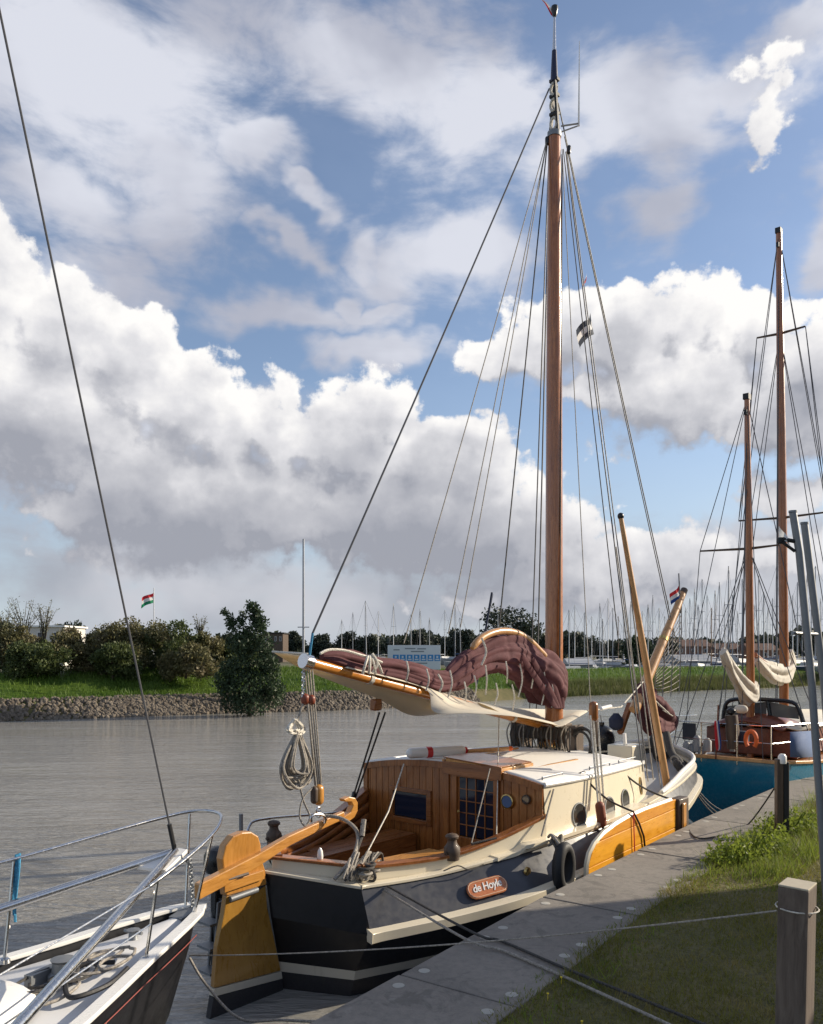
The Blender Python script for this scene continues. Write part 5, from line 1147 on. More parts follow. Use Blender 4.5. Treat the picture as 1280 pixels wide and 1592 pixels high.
rope_between('mooring_line', 'long thin pale line from the left yacht bow to the near wooden post', sag(BB(-.28,.18,1.10), PW, .06, 24), .0055, M['rope'])
rope_between('mooring_line', 'slack grey line drooping from the bow of the white-decked yacht towards the walkway', catmull([tuple(BB(-.28,.18,1.08)), tuple(Wp(320,1530,6.9)), tuple(Wp(372,1583,6.4)), tuple(Wp(440,1586,6.1)), tuple(Wp(560,1592,5.6))], 6), .011, M['rope'])
BPOST = Gp(1216,1297)
for k in range(3):
    a = to_world(yp(1062,1192,1.05)); e = Vector((6.6-.25*k, 14.5, .05)); rope_between('mooring_line', ['bow line of the cream yacht leading to the blue boat, uppermost of three','bow line of the cream yacht leading to the blue boat, middle of three','bow line of the cream yacht leading to the blue boat, lowest of three'][k], sag(a+Vector((0,0,-.03*k)), Wp(1180+14*k,1246-3*k,14.2), .45+.12*k, 18), .012, M['rope'], 'bow lines beside the blue boat')
rope_between('mooring_line', 'dark line lying over the walkway to the black mooring post', catmull([tuple(to_world(yp(1062,1262,1.6))), tuple(Gp(1080,1301,.012)), tuple(Gp(1130,1296,.012)), tuple(Gp(1165,1280,.02)), tuple(BPOST+Vector((-.05,0,.70)))], 6), .011, M['rope_d'])
# ================================================================== WHITE-DECKED YACHT, LOWER LEFT
h2 = R(25); RZ2 = R(90)-h2
B2 = thing('sailing_yacht', 'white-decked dark-hulled yacht whose bow and steel pulpit enter at the lower left', 'sailing boat', (-1.93, 7.38, WATER), RZ2)
def p2(b, name, mat, parent=None, **k): return b.build(name, mat, parent or B2, **k)
HWD = [(0,.03,1.40),(-.15,.13,1.395),(-.4,.22,1.385),(-.75,.33,1.37),(-1.06,.42,1.355),(-1.5,.57,1.34),(-1.96,.72,1.325),(-2.6,.90,1.30),(-3.4,1.10,1.28),(-4.6,1.30,1.26),(-6.5,1.45,1.25),(-8.5,1.25,1.28),(-9.3,1.0,1.3)]
b = BM()
for sg in (1, -1):
    rows = []
    for (x, y, z) in HWD:
        rk = 0 if x < -3 else (x+3)/3; rows.append([(x, sg*y, z), (x-.10*rk, sg*y*.90, z-.30), (x-.35*rk, sg*y*.72, .6), (x-.65*rk, sg*max(0,y*.55-.02), .15), (x-.85*rk, sg*y*.45, -.3)])
    b.grid(rows)
b.add([(-9.3,-1,1.3),(-9.3,1,1.3),(-9.3,.5,-.3),(-9.3,-.5,-.3)], [(0,1,2,3)])
p2(b, 'hull', M['black_hull'])
b = BM(); b.tube([(x+.012, y+.012-.0*abs(y), z-.17) for x, y, z in [(x, y*.957, z) for x, y, z in HWD[1:11]]], .0045, 5); p2(b, 'cove_line', paint('dark_red_line', (.25,.03,.02), .5))
b = BM()
for sg in (1, -1): rim(HWD[:12] if True else 0, .03, .075, 0, .035, sg, b)
p2(b, 'toe_rail', paint('white_gelcoat', (.78,.76,.71), .25, .04, 2, .3, (.45,.42,.36), .3), bevel=.008)
b = BM(); rows = [[(x, t*max(.0, y-.06), z-.055+.05*(1-t*t)) for t in np.linspace(-1,1,9)] for x, y, z in HWD]; b.grid(rows)
p2(b, 'deck', paint('pale_deck', (.62,.62,.62), .55, .05, 2, .45, (.36,.35,.34)))
b = BM(); CR = [(-1.9,.30,1.32,.10),(-2.2,.48,1.32,.17),(-3.0,.72,1.30,.28),(-4.0,.85,1.28,.36),(-5.5,.9,1.26,.42)]
rows = [[(x, -y, z), (x-.02, -y*.9, z+h), (x, 0, z+h*1.15+.02), (x-.02, y*.9, z+h), (x, y, z)] for x, y, z, h in CR]; b.grid(rows); b.add([rows[0][i] for i in range(5)], [(0,1,2,3,4)])
p2(b, 'coachroof', M['white'], sub=1)
pul = BM().tube(catmull([(-1.08,.47,1.93),(-.55,.40,2.03),(-.1,.30,2.13),(.16,.17,2.20),(.24,0,2.22),(.16,-.17,2.22),(-.1,-.28,2.20),(-.6,-.40,2.16),(-1.5,-.63,2.08),(-2.6,-.98,2.02)], 6), .0155, 10)
pul = p2(pul, 'pulpit', M['steel'])
for a, c_ in (((-.98,.455,1.94),(-1.06,.42,1.37)),((-.1,.28,2.12),(-.15,.12,1.40)),((-1.38,-.60,2.09),(-1.50,-.56,1.35)),((.10,-.14,2.21),(-.05,-.06,1.42))): p2(BM().tube([a, c_], .013, 8), 'pulpit_leg', M['steel'], pul)
for a, c_ in (((-1.0,.455,1.93),(-4.5,1.28,1.85)),((-1.03,.44,1.63),(-4.5,1.28,1.55))): p2(BM().tube([a, c_], .006, 6), 'lifeline', M['steel'])
p2(BM().lathe((-1.06,.42,1.355), [(.05,0),(.045,.03),(.02,.04)], 10).lathe((-1.50,-.56,1.34), [(.05,0),(.045,.03),(.02,.04)], 10), 'stanchion_base', M['steel'])
ap = (-.22,-.03,1.95)
af = p2(BM().tube([ap, (-3.4,-1.25,1.50)], .036, 12).tube([ap, (-3.4,1.25,1.50)], .036, 12), 'mast_frame', M['steel'])
p2(BM().hexa([(-.55,-.16,1.86),(-.15,-.05,1.93),(-.15,.05,1.93),(-.55,.16,1.86),(-.55,-.16,1.89),(-.15,-.05,1.965),(-.15,.05,1.965),(-.55,.16,1.89)]), 'frame_plate', M['white'], af, bevel=.006)
p2(BM().tube([ap, (-.05,0,1.80), (-.02,0,1.44)], .014, 8), 'bow_turnbuckle', M['iron'])
b = BM()
for k in range(10): b.torus((-.08+.004*k, .02, 1.84-.045*k), .020, .007, 'x' if k % 2 else 'y', 8, 5)
p2(b, 'bow_chain', M['iron'])
mh2 = (-5.0,0,18.5)
p2(BM().tube([ap, tuple(np.array(ap)*.985+np.array(mh2)*.015)], .020, 8), 'turnbuckle', M['rubber']); p2(BM().tube([ap, mh2], .0085, 6), 'forestay', M['wire'])
p2(BM().tube([(-5.0,0,1.4),(-5.0,0,18.7)], [.09,.07], 12), 'mast', M['alu'])
p2(BM().tube([(-5.1,0,2.6),(-8.8,0,2.7)], .06, 10), 'boom', M['alu'])
p2(BM().beam((-.25,0,1.375), (.08,0,1.42), .14, .03), 'stemhead_fitting', M['iron'])
p2(BM().lathe((-.75,0,1.34), [(.06,0),(.04,.02),(.035,.08),(.055,.10),(.01,.105)], 12).tube([(-.75,-.09,1.42),(-.75,.09,1.42)], .014, 8), 'deck_cleat', M['iron'])
p2(BM().lathe((-1.55,.10,1.34), [(.10,0),(.10,.04),(.075,.06),(.07,.13),(.085,.15),(.02,.16)], 16).box(-1.75,-1.45,-.05,.02,1.33,1.42), 'anchor_windlass', M['iron'])
th = thing('deck_rope', 'brownish mooring rope flaked loosely on the white foredeck inside the pulpit', 'rope', (-1.93,7.38,WATER), RZ2)
for k in range(7):
    a0 = random.uniform(0,6.28); c = (-1.45+random.uniform(-.35,.35), .22+random.uniform(-.16,.16)); R_ = random.uniform(.09,.22)
    MB(True).tube([(c[0]+R_*math.cos(a0+t*.45)*1.3, c[1]+R_*math.sin(a0+t*.45)*.7, 1.365+.008*k+.01*math.sin(t)) for t in range(15)], .012, 6).build('rope_turn', M['rope_d'] if k % 2 else M['rope'], th)
MB(True).tube(catmull([(-1.2,.25,1.37),(-1.35,.1,1.38),(-1.6,.2,1.38),(-1.8,.45,1.37),(-1.55,.52,1.37),(-1.25,.42,1.37)], 6), .018, 6).build('rope_turn', M['rubber'], th)
th = thing('blue_lashing', 'blue rope tied round the pulpit rail of the white-decked yacht at the left edge', 'rope', (-1.93,7.38,WATER), RZ2)
for k in range(4): MB(True).tube(catmull([(-1.36+.01*k,-.60,2.12),(-1.38,-.61+.02*k,2.0),(-1.40+.01*k,-.60,1.86-.04*k),(-1.39,-.62+.015*k,1.76-.05*k)], 4), .010, 6).build('rope_turn', M['rope_b'], th)
MB(True).tube([(-1.39,-.62,1.74),(-1.40,-.64,1.60)], .003, 5).capsule((-1.40,-.64,1.585),(-1.40,-.64,1.55), .016).build('toggle', M['white'], th)

# ================================================================== BLUE KETCH BEYOND
PS3 = R(41); s3, c3 = math.sin(PS3), math.cos(PS3); K0 = (5.96, 16.22)
def k_w(x, y, z): return Vector((K0[0]+x*s3+y*c3, K0[1]+x*c3-y*s3, WATER+z))
def ky(u, v, y):
    k = (u-UC)/F_PX; x = (k*(K0[1]-y*s3)-K0[0]-y*c3)/(s3-k*c3); Y = K0[1]+x*c3-y*s3; return (x, y, HW-(v-VH)/F_PX*Y)
def kx(u, v, x):
    k = (u-UC)/F_PX; y = (k*(K0[1]+x*c3)-K0[0]-x*s3)/(c3+k*s3); Y = K0[1]+x*c3-y*s3; return (x, y, HW-(v-VH)/F_PX*Y)
ket = thing('ketch', 'teal-blue hulled two-masted ketch with mahogany cabin, moored beyond the cream yacht', 'sailing boat', (K0[0],K0[1],WATER), R(90)-PS3)
def p3(b, name, mat, parent=None, **k): return b.build(name, mat, parent or ket, **k)
KS = [(0,1.10,1.56),(1.5,1.45,1.46),(3.5,1.7,1.42),(6,1.75,1.50),(8.5,1.35,1.68),(10.5,.6,1.92),(11.4,.03,2.1)]
KSf = catmull(KS, 5); b = BM()
for sg in (1, -1):
    rows = [[(x, sg*y, z), (x-.02, sg*y*.97, z*.6), (x+.25*(1-min(1,x/2)), sg*y*.72, .35), (x+.7*(1-min(1,x/2)), sg*y*.35, -.1)] for x, y, z in KSf]; b.grid(rows)
b.grid([[(0,-1.10,1.56),(0,0,1.60),(0,1.10,1.56)],[(-.02,-1.07,.94),(-.03,0,.94),(-.02,1.07,.94)],[(.25,-.79,.35),(.2,0,.3),(.25,.79,.35)],[(.7,-.38,-.1),(.6,0,-.2),(.7,.38,-.1)]])
p3(b, 'hull', M['bluepaint'], angle=50)
b = BM()
for sg in (1, -1): rim(KSf, .03, .08, .0, .06, sg, b)
b.box(-.05,.04,-1.12,1.12,1.565,1.63); p3(b, 'toe_rail', M['spar'], bevel=.008)
b = BM(); b.grid([[(x, t*(y-.05), z-.02) for t in (-1,-.4,.4,1)] for x, y, z in KSf]); p3(b, 'deck', M['teak_x'])
b = BM(); b.box(1.9, 6.8, -.95, .95, 1.45, 2.02); p3(b, 'cabin', M['mahog'], bevel=.03)
b = BM(); b.grid([[(x, y, 2.03+.12*(1-(y/1.05)**2)) for y in np.linspace(-1.02,1.02,9)] for x in (1.85, 4, 6.85)]); p3(b, 'cabin_roof', M['cream'], solid=.03)
b = BM(); b.grid([[(x, y, z+.18*(1-(y/.75)**2)) for y in np.linspace(-.75,.75,9)] for x, z in ((1.55,2.02),(2.3,2.15),(2.9,2.08))]); p3(b, 'companion_hood', M['mahog'], solid=.04)
p3(BM().box(1.80,1.86,-.45,.45,1.5,2.05), 'companion_door', M['mahog'], bevel=.01)
# doghouse windscreen frame
fr = BM(); TP = [kx(u, v, 2.2) for u, v in ((1124,1128),(1128,1096),(1145,1087),(1195,1088),(1232,1092),(1243,1104),(1250,1130))]
fr.tube(catmull(TP, 3), .045, 8); fr.tube([kx(1193,1088,2.2), kx(1197,1112,2.2)], .04, 8); fr.tube([kx(1150,1088,2.2), kx(1152,1112,2.2)], .035, 8); fr = p3(fr, 'windscreen', M['plastic_b'])
qs = [kx(1130,1098,2.22), kx(1192,1091,2.22), kx(1192,1114,2.22), kx(1128,1116,2.22)]; p3(BM().add(qs, [(0,1,2,3)]), 'pane', M['glass3'], fr, smooth=False)
qs = [kx(1196,1091,2.22), kx(1240,1100,2.22), kx(1243,1118,2.22), kx(1197,1114,2.22)]; p3(BM().add(qs, [(0,1,2,3)]), 'pane', M['glass3'], fr, smooth=False)
# masts
def kmast(name_mat, u0, u1, v0, v1, r0, r1, sp, yy=0):
    a = ky(u0, v0, yy); t = ky(u1, v1, yy); t = (a[0]+(t[0]-a[0])*1.0, yy, t[2]); m_ = p3(BM().tube([(a[0], yy, 1.4), a, tuple((np.array(a)+np.array(t))/2), t], [r0, r0, r0*.95, r1], 12), 'mast', name_mat)
    p3(BM().box(t[0]-.08,t[0]+.08,-.06,.06,t[2]-.02,t[2]+.10), 'masthead_fitting', M['rubber'], m_); p3(BM().box(t[0]-.10,t[0]+.12,-.03,.03,t[2]-.35,t[2]-.25), 'shroud_tang', M['rubber'], m_)
    ends = []
    for (v, wl_, wr) in sp:
        f = (v-v0)/(v1-v0); c = np.array(a)*(1-f)+np.array(t)*f
        p3(BM().tube([tuple(c+np.array((0,-wl_,.03))), tuple(c), tuple(c+np.array((0,wr,.03)))], [.020,.032,.020], 6), 'spreader', M['darkwood'], m_); ends.append((c, wl_, wr))
    for sg in (-1, 1):
        for dx in (0, -.5, .45):
            pts_ = [t]+[tuple(c+np.array((dx*.15, sg*(wl_ if sg < 0 else wr), .03))) for c, wl_, wr in ends]+[(a[0]+dx, sg*1.45, 1.55)]
            p3(BM().tube(pts_ if dx == 0 else [tuple(ends[-1][0]+np.array((0,0,.02)))]+[pts_[-1]], .009, 4), 'shroud', M['wire'], m_)
    for k in range(3):
        aft = (a[0]-.3-.25*k, .1*(k-1), 1.9); p3(BM().tube([(t[0], t[1], t[2]-.1-.3*k), aft], .007, 4), 'halyard', M['wire'], m_)
    return a, t
ma, mt_ = kmast(M['mastwood'], 1167, 1161.5, 1060, 620, .085, .055, [(852,1.05,.62)])
na, ntp = kmast(M['mastwood'], 1219, 1211, 1000, 362, .105, .065, [(803,1.0,1.0),(517,.52,.55)])
p3(BM().tube([ntp, (-.1,0,1.7)], .009, 4), 'backstay', M['wire']); p3(BM().tube([ntp, (11.3,0,2.1)], .009, 4), 'forestay', M['wire']); p3(BM().tube([mt_, (-.05,.9,1.6)], .008, 4), 'backstay', M['wire']); p3(BM().tube([mt_, (-.05,-.9,1.6)], .008, 4), 'backstay', M['wire'])
def kfurl(pts, label, boom_pts):
    bm_ = p3(BM().tube([ky(*q, 0) for q in boom_pts], .055, 10), 'boom', M['mastwood'])
    cc = catmull([(*ky(u, v, 0), r_) for u, v, r_ in pts], 7)
    p3(bundle([(*ky(u, v, 0), r_) for u, v, r_ in pts], K0[1], c3, 48, 1.05, .60, 9), label, M['whitesail'], bm_, sub=1, angle=180)
    for k in range(5): c = cc[int((k+.7)*len(cc)/5.6)]; rr = c[3]/F_PX*(K0[1]+c[0]*c3)*1.08; p3(BM().torus((c[0], 0, c[2]), rr, .012, 'y', 16, 5), 'sail_tie', M['rope_w'], bm_)
kfurl([(1124,1012,7),(1130,1026,9),(1138,1042,10),(1148,1060,13),(1158,1072,16),(1168,1078,15),(1175,1070,10)], 'mizzen_sail', [(1126,1012),(1166,1086)])
kfurl([(1176,1024,5),(1186,1036,9),(1198,1046,12),(1212,1050,15),(1222,1044,15),(1228,1030,12),(1226,1012,8)], 'mainsail', [(1174,1018),(1220,1058)])
# stern rail, horseshoe, dodger, gear
def kst(x, y, h): return (x, y, 1.58+h)
for h_ in (.35, .68): p3(BM().tube([kst(3,1.6,h_-.1), kst(1.2,1.36,h_), kst(.05,1.02,h_), kst(0,0,h_), kst(.05,-1.02,h_), kst(1.2,-1.36,h_), kst(3,-1.6,h_-.1)], .010, 6), 'stern_rail', M['steel'])
for (x, y) in ((.05,1.02),(0,.4),(0,-.3),(.05,-1.02),(1.2,1.36),(1.2,-1.36),(2.4,1.55),(2.4,-1.55)): p3(BM().tube([kst(x,y,-.1), kst(x,y,.68)], .014, 6), 'stanchion', M['steel'])
th = thing('dodger_cloth', 'plain blue weathercloth laced to the side rail of the blue ketch', 'cloth', (K0[0],K0[1],WATER), R(90)-PS3)
MB(True).grid([[ky(1229,1138,1.42), ky(1246,1137,1.46), ky(1264,1136,1.5)], [ky(1229,1158,1.43), ky(1246,1159,1.45), ky(1264,1158,1.5)], [ky(1229,1177,1.42), ky(1246,1178,1.46), ky(1264,1177,1.5)]]).build('cloth', M['bluecloth'], th, solid=.01)
th = thing('life_ring', 'orange horseshoe lifebuoy hanging at the stern of the blue ketch', 'life buoy', (K0[0],K0[1],WATER), R(90)-PS3)
c = kx(1168,1150,-.06); MB(True).torus(c, .10, .042, 'x', 20, 8, -.9, 4.05, 1.6).build('ring', M['orangep'], th)
th = thing('flag', 'red white and blue ensign hanging limp at the stern of the blue ketch', 'flag', (K0[0],K0[1],WATER), R(90)-PS3)
MB(True).tube([kx(1113,1180,-.05), kx(1117,1096,-.1)], .016, 6).build('staff', M['mahog'], th)
for k, mk in enumerate(('fl_red','fl_white','fl_blue')):
    MB(True).grid([[kx(1110+k*2.0+r_*1.0+.8*math.sin(r_*3+k), 1120+r_*16, -.10-.02*(r_ % 2)), kx(1113.5+k*2.2+r_*1.6+.8*math.sin(r_*3+k), 1118+r_*16.5, -.13+.02*(r_ % 2))] for r_ in range(4)]).build('stripe', M[mk], th, sub=1)
th = thing('covered_outboard', 'brown-covered outboard standing on the stern rail of the blue ketch', 'outboard engine', (K0[0],K0[1],WATER), R(90)-PS3)
MB(True).tube([kx(1139,1164,.1), kx(1139,1135,.1), kx(1137,1112,.1)], [.10,.13,.12], 12).build('cover', M['darkwood'], th); MB(True).capsule(kx(1137,1112,.1), kx(1137,1100,.1), .10).build('hood', M['plastic_b'], th); MB(True).beam(kx(1139,1168,.1), kx(1139,1150,.1), .08, .08).build('shaft_leg', M['iron'], th)
th = thing('deck_clutter', 'navy cloth bundle beside the orange horseshoe on the blue ketch', 'bundle', (K0[0],K0[1],WATER), R(90)-PS3); c = kx(1154,1146,.3); MB(True).box(c[0]-.1,c[0]+.1,c[1]-.16,c[1]+.12,c[2]-.14,c[2]+.12).build('cloth', M['navycloth'], th, bevel=.05)
c = kx(1145,1105,.9); th = thing('white_canvas', 'crumpled white canvas beside the mizzen mast of the blue ketch', 'cloth', (K0[0],K0[1],WATER), R(90)-PS3); MB(True).capsule(kx(1142,1102,.9), kx(1163,1103,.9), .09).build('cloth', M['whitesail'], th, sub=1)
th = thing('deck_gear', 'grey gas bottles and crates lashed to the port stern rail of the blue ketch', 'gear', (K0[0],K0[1],WATER), R(90)-PS3)
for k in range(5): c = kx(1068+k*8, 1160+(k % 2)*8, .15); MB(True).lathe((c[0],c[1],c[2]-.12), [(.03,0),(.08,.02),(.08,.16+.06*(k % 3)),(.03,.22+.06*(k % 3))], 10).build('bottle', M['iron'] if k % 2 else M['fargrey'], th)
c = kx(1072,1138,.3); MB(True).box(c[0]-.02,c[0]+.02,c[1]-.14,c[1]+.14,c[2]-.16,c[2]+.18).build('panel', M['fl_dark'], th, bevel=.01)

# ================================================================== POSTS ON THE BANK
pw = thing('mooring_post', 'weathered square wooden post in the lawn at the lower right', 'post', Wp(1232,1592,4.62)*1.0)
pw.location = (Wp(1233,1592,4.70).x, 4.70, 0); pr_ = R(-9)
zt = CAM_H-(1372-VH)/F_PX*4.70
b = MB(); hw_ = .080
b.box(-hw_, hw_, -.095, .095, -.5, zt-.012); o = b.build('shaft', M['postwood'], pw, bevel=.006, smooth=False)
b = MB(); b.box(-hw_, hw_, -.095, .095, zt-.0118, zt); o2 = b.build('end_grain', paint('end_grain', (.42,.37,.28), .9, .2, 14, .2), pw, bevel=.004, smooth=False); pw.rotation_euler = (0, R(1.2), R(-39))
b = MB(); b.torus((0,0,(CAM_H-(1416-VH)/F_PX*4.62)), .112, .0045, 'z', 20, 6); b.build('rope_loop', M['rope_w'], pw)
bp = thing('mooring_post', 'slender black mooring post with a white top standing at the walkway edge', 'post', BPOST)
MB().box(-.085,.0,-.05,.05,-.3,1.02).build('post_plate', M['darkwood'], bp, bevel=.01); MB().box(.012,.085,-.04,.06,-.3,.98).build('post_plate', M['rubber'], bp, bevel=.01); MB().lathe((-.005,-.02,.96), [(.05,0),(.055,.02),(.055,.10),(.03,.13)], 14).build('white_cap', M['white'], bp)
# leaning galvanised poles
def leanpole(label, pts, r):
    P_ = [Wp(u, v, Y) for u, v, Y in pts]; base = P_[0]; th = thing('steel_pole', label, 'pole', base, 0, 'galvanised poles at the right edge')
    MB().tube([tuple(p-base) for p in P_], r, 14).build('tube', M['iron'], th); MB().tube([tuple(P_[-1]-base), tuple(P_[-1]-base+Vector((0,0,.02)))], r*1.12, 14).build('cap', M['iron'], th); return th, base
g1 = Gp(1284,1410); 
t1, b1 = leanpole('galvanised leaning pole carrying the small white pennant, left one of the pair', [(1286,1408,8.0),(1262,1060,8.0),(1243,860,8.0),(1233,797,8.0)], .036)
t2, b2 = leanpole('galvanised leaning pole, right one of the pair', [(1308,1400,8.3),(1281,1060,8.3),(1259,880,8.3),(1251,815,8.3)], .036)
MB().tube([tuple(Wp(1232,984,8)-b1), tuple(Wp(1270,986,8.2)-b1)], .018, 8).build('cross_bar', M['iron'], t1)
MB().tube([tuple(Wp(1217,838,8)-b1), tuple(Wp(1238,842,8)-b1)], .02, 8).tube([tuple(Wp(1217,843,8)-b1), tuple(Wp(1236,857,8)-b1)], .016, 8).build('bracket', M['rubber'], t1)
MB().box(*[v for p in zip(tuple(Wp(1211,845,8)-b1), tuple(Wp(1219,836,8.05)-b1)) for v in p]).build('lamp_box', M['rubber'], t1, bevel=.01)
flag_thing('pennant', 'small white pennant fixed to the left leaning galvanised pole', Wp(1211,817,8), ['fl_white'], (.13,0,-.10), (0,0,-.13), .02, True)

# ================================================================== FAR SIDE: BOARD, BUILDINGS, FLAG, POLES, MARINA
sg_ = thing('sign_board', 'white information board with a row of blue pictograms on the far bank', 'sign', Vector((0,0,0))); c = Wp(644,1022,62); sg_.location = (c.x, c.y, 0)
K = 62/F_PX; bw, bh = 41*K, 19*K; zc = c.z
MB().box(-bw,bw,-.03,.03,zc-bh,zc+bh).build('panel', M['signface'], sg_, bevel=.01, smooth=False)
for x in (-bw*.9, bw*.9): MB().tube([(x,.06,.3),(x,.06,zc+bh)], .05, 8).build('post', M['iron'], sg_)
for k in range(7):
    x = -bw*.80+k*bw*.262; q = MB().box(x,x+bw*.22,-.036,-.031,zc-bh*.30,zc+bh*.22).build('pictogram', M['signblue'], sg_, smooth=False)
    MB().box(x+bw*.04,x+bw*.18,-.041,-.0365,zc-bh*.22,zc-bh*.12).box(x+bw*.07,x+bw*.14,-.041,-.0365,zc-bh*.05,zc+bh*.12).build('symbol', M['signface'], q, smooth=False)
for (a, e, z) in ((-.78,-.55,.62),(-.35,.05,.72),(.12,.45,.70),(-.12,.38,.48),(-.2,.5,-.48)): MB().box(bw*a,bw*e,-.036,-.031,zc+bh*(z-.05),zc+bh*(z+.05)).build('text_line', M['signgrey'], sg_, smooth=False)
# pale building left
def house(name, label, u, v0, v1, Y, wpx, dpt, wall, roofm, gable=True, cat='building', nwin=3):
    K = Y/F_PX; base = Wp(u, v1, Y); th = thing(name, label, cat, (base.x, base.y, 0)); w_ = wpx*K/2; zt = Wp(u, v0, Y).z; z0 = min(base.z, .1); zw = zt-(zt-base.z)*.42 if gable else zt
    MB().box(-w_, w_, 0, dpt, z0-.5, zw).build('wall', wall, th, smooth=False)
    if gable: MB().add([(-w_-.3,-.3,zw),(w_+.3,-.3,zw),(w_+.3,dpt+.3,zw),(-w_-.3,dpt+.3,zw),(-w_-.3,dpt/2,zt),(w_+.3,dpt/2,zt)], [(0,1,5,4),(2,3,4,5),(0,4,3),(1,2,5),(0,3,2,1)]).build('roof', roofm, th, smooth=False)
    else: MB().box(-w_-.3, w_+.3, -.3, dpt+.3, zw+.002, zw+.25).build('roof', roofm, th, smooth=False)
    for k in range(nwin):
        x = -w_+(k+.5)*2*w_/nwin; h_ = (zw-base.z); f_ = MB().box(x-.10*w_, x+.10*w_, -.05, .02, zw-h_*.62, zw-h_*.25).build('window', M['white'], th, smooth=False); MB().box(x-.08*w_, x+.08*w_, -.06, -.052, zw-h_*.60, zw-h_*.28).build('pane', M['glass'], f_, smooth=False)
    return th
house('bungalow', 'long pale flat-roofed building behind the olive bushes on the left', 62, 975, 1005, 120, 74, 8, M['render'], M['white'], False)
house('pavilion', 'small dark pavilion with a flat roof beyond the dark waterside tree', 425, 985, 1004, 180, 30, 8, M['darkwood'], M['rubber'], False, nwin=4)
house('boat_shed', 'long grey-white boat shed behind the raised bowsprit', 1090, 1018, 1042, 110, 56, 10, M['fargrey'], M['fargrey'], True, nwin=4)
house('house', 'brown house with a tiled roof right of the bowsprit end', 1078, 994, 1020, 200, 58, 10, M['brick'], M['rooftile'], True)
house('house', 'dark-roofed house behind the masts near the brown mizzen mast', 1135, 1000, 1022, 220, 40, 10, M['brick'], M['rooftile'], True)
house('house', 'brown house among the masts between the two masts of the ketch', 1190, 1000, 1026, 210, 44, 10, M['brick'], M['rooftile'], True)
house('boat_shed', 'small pale shed with a sloping roof just right of the tall mast', 905, 1024, 1046, 92, 34, 5, M['fargrey'], M['farwhite'], True, nwin=2)
# provincial flag on its pole
fp = Wp(232,1000,54); flag_thing('flag', 'red, white and green flag flying on a pole above the olive bushes', Wp(239,920,54), ['fl_red','fl_white','fl_green'], (-.72,0,-.20), (-.10,0,-.70), .16, staff=([(.02,0,.25),(.0,0,-4.5)], .03, 'alu2'))
# thin poles on the far bank
pole_specs = [(472,838,1030,50,.075,'tall thin grey pole rising behind the boom end','alu')]
for u, vt, vb, Y, r_, lab, mk in pole_specs:
    base = Wp(u, vb, Y); base.z = .6; th = thing('mast_pole', lab, 'pole', base); top = Wp(u, vt, Y)-base; MB().tube([(0,0,0), tuple(top)], [r_, r_*.8], 8).build('shaft', M[mk], th); MB().tube([(-.35,0,top.z*.38),(.35,0,top.z*.38)], .03, 5).build('spreader', M['alu'], th)
a = Wp(741,1000,55); e = Wp(765,921,55); th = thing('slanting_mast', 'dark lowered mast slanting up to the right behind the furled maroon sail', 'mast', (a.x, a.y, .5)); MB().tube([(0,0,-.3), tuple(e-Vector((a.x,a.y,.5)))], .07, 8).build('shaft', M['navycloth'], th); MB().tube([(0,0,0), tuple((e-Vector((a.x,a.y,.5)))*.98+Vector((.1,0,0)))], .015, 5).build('stay', M['wire'], th)
# marina yachts: one of each kind, then copies
def yacht(kind, L_, hm, hullm, mastm, lean=0):
    th = thing('moored_yacht', 'x', 'sailing boat', (0,0,0), 0, None); hs = [(-.5*L_,.30*.3*L_,.95),(-.2*L_,.16*L_,.85),(.1*L_,.16*L_,.9),(.35*L_,.09*L_,1.05),(.5*L_,.005*L_,1.2)]
    b = MB()
    for sg in (1, -1): b.grid([[(x, sg*y, z), (x*.97, sg*y*.85, .35), (x*.9, sg*y*.3, -.1)] for x, y, z in catmull(hs, 3)])
    b.add([(-.5*L_,-.09*L_,.95),(-.5*L_,.09*L_,.95),(-.485*L_,.075*L_,.35),(-.485*L_,-.075*L_,.35)], [(0,1,2,3)]); b.build('hull', hullm, th)
    b = MB(); b.grid([[(x, t*y, z-.02) for t in (-1,0,1)] for x, y, z in catmull(hs, 3)]); b.build('deck', M['farwhite'], th)
    MB().hexa([(-.12*L_,-.10*L_,.85),(.22*L_,-.07*L_,.9),(.22*L_,.07*L_,.9),(-.12*L_,.10*L_,.85),(-.12*L_,-.08*L_,1.35),(.16*L_,-.05*L_,1.25),(.16*L_,.05*L_,1.25),(-.12*L_,.08*L_,1.35)]).build('cabin', M['farwhite'], th, smooth=False)
    m_ = MB().tube([(.05*L_,0,.9),(.05*L_+lean*hm,0,hm)], [.085,.060], 6).build('mast', mastm, th)
    MB().tube([(.05*L_+lean*hm*.6,-.5,hm*.62),(.05*L_+lean*hm*.6,.5,hm*.62)], .03, 4).build('spreader', mastm, m_)
    MB().tube([(.05*L_+lean*hm,0,hm),(.5*L_,0,1.2)], .016, 4).tube([(.05*L_+lean*hm,0,hm),(-.5*L_,0,1.0)], .016, 4).tube([(.05*L_+lean*hm,0,hm),(.05*L_+lean*.6*hm,.5,hm*.62),(.03*L_,.14*L_,.9)], .014, 4).tube([(.05*L_+lean*hm,0,hm),(.05*L_+lean*.6*hm,-.5,hm*.62),(.03*L_,-.14*L_,.9)], .014, 4).build('stay', M['wire'], m_)
    MB().tube([(.04*L_,0,1.75),(-.36*L_,0,1.8)], .10 if kind % 2 else .06, 6).build('boom', M['farblue'] if kind % 2 else mastm, th)
    return th
kinds = [yacht(0, 9, 12, M['farwhite'], M['alu2']), yacht(1, 8, 11, M['farwhite'], M['alu']), yacht(2, 10, 13.5, M['farblue'], M['alu']), yacht(3, 8.5, 11, M['farred'], M['brownmast']), yacht(4, 8, 10.5, M['farwhite'], M['alu'], .02)]
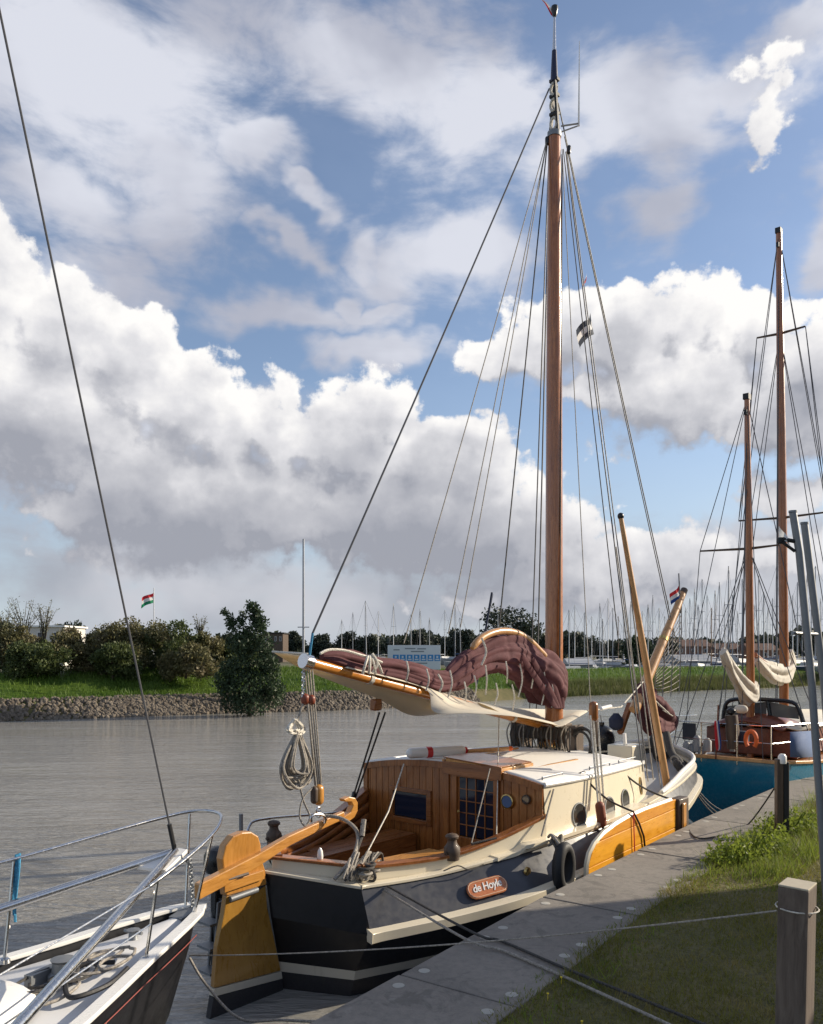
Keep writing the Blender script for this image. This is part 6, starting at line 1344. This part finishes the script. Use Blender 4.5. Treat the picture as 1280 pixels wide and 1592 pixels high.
kn = ['white', 'white-hulled', 'dark blue', 'red', 'pale']
mk = ['pale mast','grey mast and blue boom cover','tall grey mast','brown mast','slightly raked grey mast']
MAR = [(531,963,0),(549,952,1),(570,934,4),(588,950,0),(612,938,0),(640,955,1),(653,946,4),(668,960,1),(692,948,0),(708,935,1),(716,960,4),(745,962,1),(775,955,0),
 (884,948,1),(893,940,0),(908,952,2),(921,958,0),(933,938,2),(937,962,1),(946,930,0),(952,945,1),(962,958,3),(970,948,0),(981,935,2),(990,962,1),(998,950,0),(1008,940,1),(1015,925,2),(1024,945,0),(1033,958,1),(1040,933,0),(1047,950,2),
 (1057,925,1),(1066,945,0),(1073,930,2),(1080,915,0),(1086,940,1),(1092,900,2),(1099,925,0),(1105,945,3),(1112,918,1),(1119,905,2),(1127,935,0),(1133,880,1),(1140,925,2),(1147,950,0),(1154,900,1),(1173,940,0),(1180,895,2),(1187,920,1),(1194,945,0),(1201,930,1),(1207,880,2),(1233,925,0),(1240,905,1),(1247,940,2),(1255,895,0),(1262,920,1),(1269,880,2),(1276,930,0),(1284,910,1)]
zone = lambda u: 'left of the information board' if u < 603 else 'behind the information board' if u < 690 else 'behind the furled maroon sail' if u < 800 else 'between tall mast and leaning spar' if u < 985 else 'between the leaning spar and bowsprit' if u < 1060 else 'between the bowsprit and the mizzen' if u < 1165 else 'between the two ketch masts' if u < 1215 else 'right of the ketch mainmast'
cnt = {}
for i, (u, vt, kd) in enumerate(MAR): cnt.setdefault(zone(u), []).append(i)
ordw = ['first','second','third','fourth','fifth','sixth','seventh','eighth','ninth','tenth','eleventh','twelfth','thirteenth','fourteenth','fifteenth','sixteenth','seventeenth','eighteenth','nineteenth','twentieth']
used = set()
for i, (u, vt, kd) in enumerate(MAR):
    Y = 88+((i*37) % 60)+(30 if u < 800 else 0); top = Wp(u, vt, Y).z; z0 = -.1; hm = top-z0
    o = kinds[kd] if kd not in used else copy_tree(kinds[kd]); used.add(kd)
    base_h = [12,11,13.5,11,10.5][kd]; sc = hm/base_h; rot = R(random.choice([20, 200, 35, 160, 75, 255])+random.uniform(-12, 12))
    off = Vector((.05*[9,8,10,8.5,8][kd]*math.cos(rot), .05*[9,8,10,8.5,8][kd]*math.sin(rot), 0))
    o.location = Wp(u, 1000, Y)-off; o.location.z = z0; o.rotation_euler = (0, 0, rot); o.scale = (1, 1, sc) if False else (max(.8, min(1.2, sc)), max(.8, min(1.2, sc)), sc)
    zn = zone(u); k = cnt[zn].index(i); o['label'] = f'{kn[kd]} yacht, {ordw[k]} mast from the left {zn}'; o['group'] = 'yachts in the marina beyond the far bank'

# ================================================================== ADDED BRICK BUILDING, UNSEEN TO THE RIGHT (shaped to shade the near walkway and lawn)
cl = thing('shade_building', 'unseen brick building added beyond the right edge to shade the walkway and lawn', 'building', (15.5, 3.2, 0), R(0))
cl.location = (15.5, 0, 0)
MB().box(-3.5, 4, 8.6, 11.3, -.1, 5.55).build('wall', M['brick'], cl, smooth=False)
MB().box(-3.5, 4, -12, 8.59, -.1, 4.5).build('wall', M['brick'], cl, smooth=False)
MB().box(-3.7, 4.2, 8.4, 11.4, 5.552, 5.72).build('roof', M['rooftile'], cl, smooth=False)
MB().box(-3.7, 4.2, -12.2, 8.39, 4.502, 4.66).build('roof', M['rooftile'], cl, smooth=False)
for k in range(5):
    y = -9.5+k*3.6; f_ = MB().box(-3.56,-3.45,y-.6,y+.6,1.0,2.4).build('window', M['white'], cl, smooth=False); MB().box(-3.58,-3.565,y-.52,y+.52,1.08,2.32).build('pane', M['glass'], f_, smooth=False)
d_o = MB().box(-3.56,-3.45,9.4,10.4,0,2.1).build('door', M['darkwood'], cl, smooth=False)
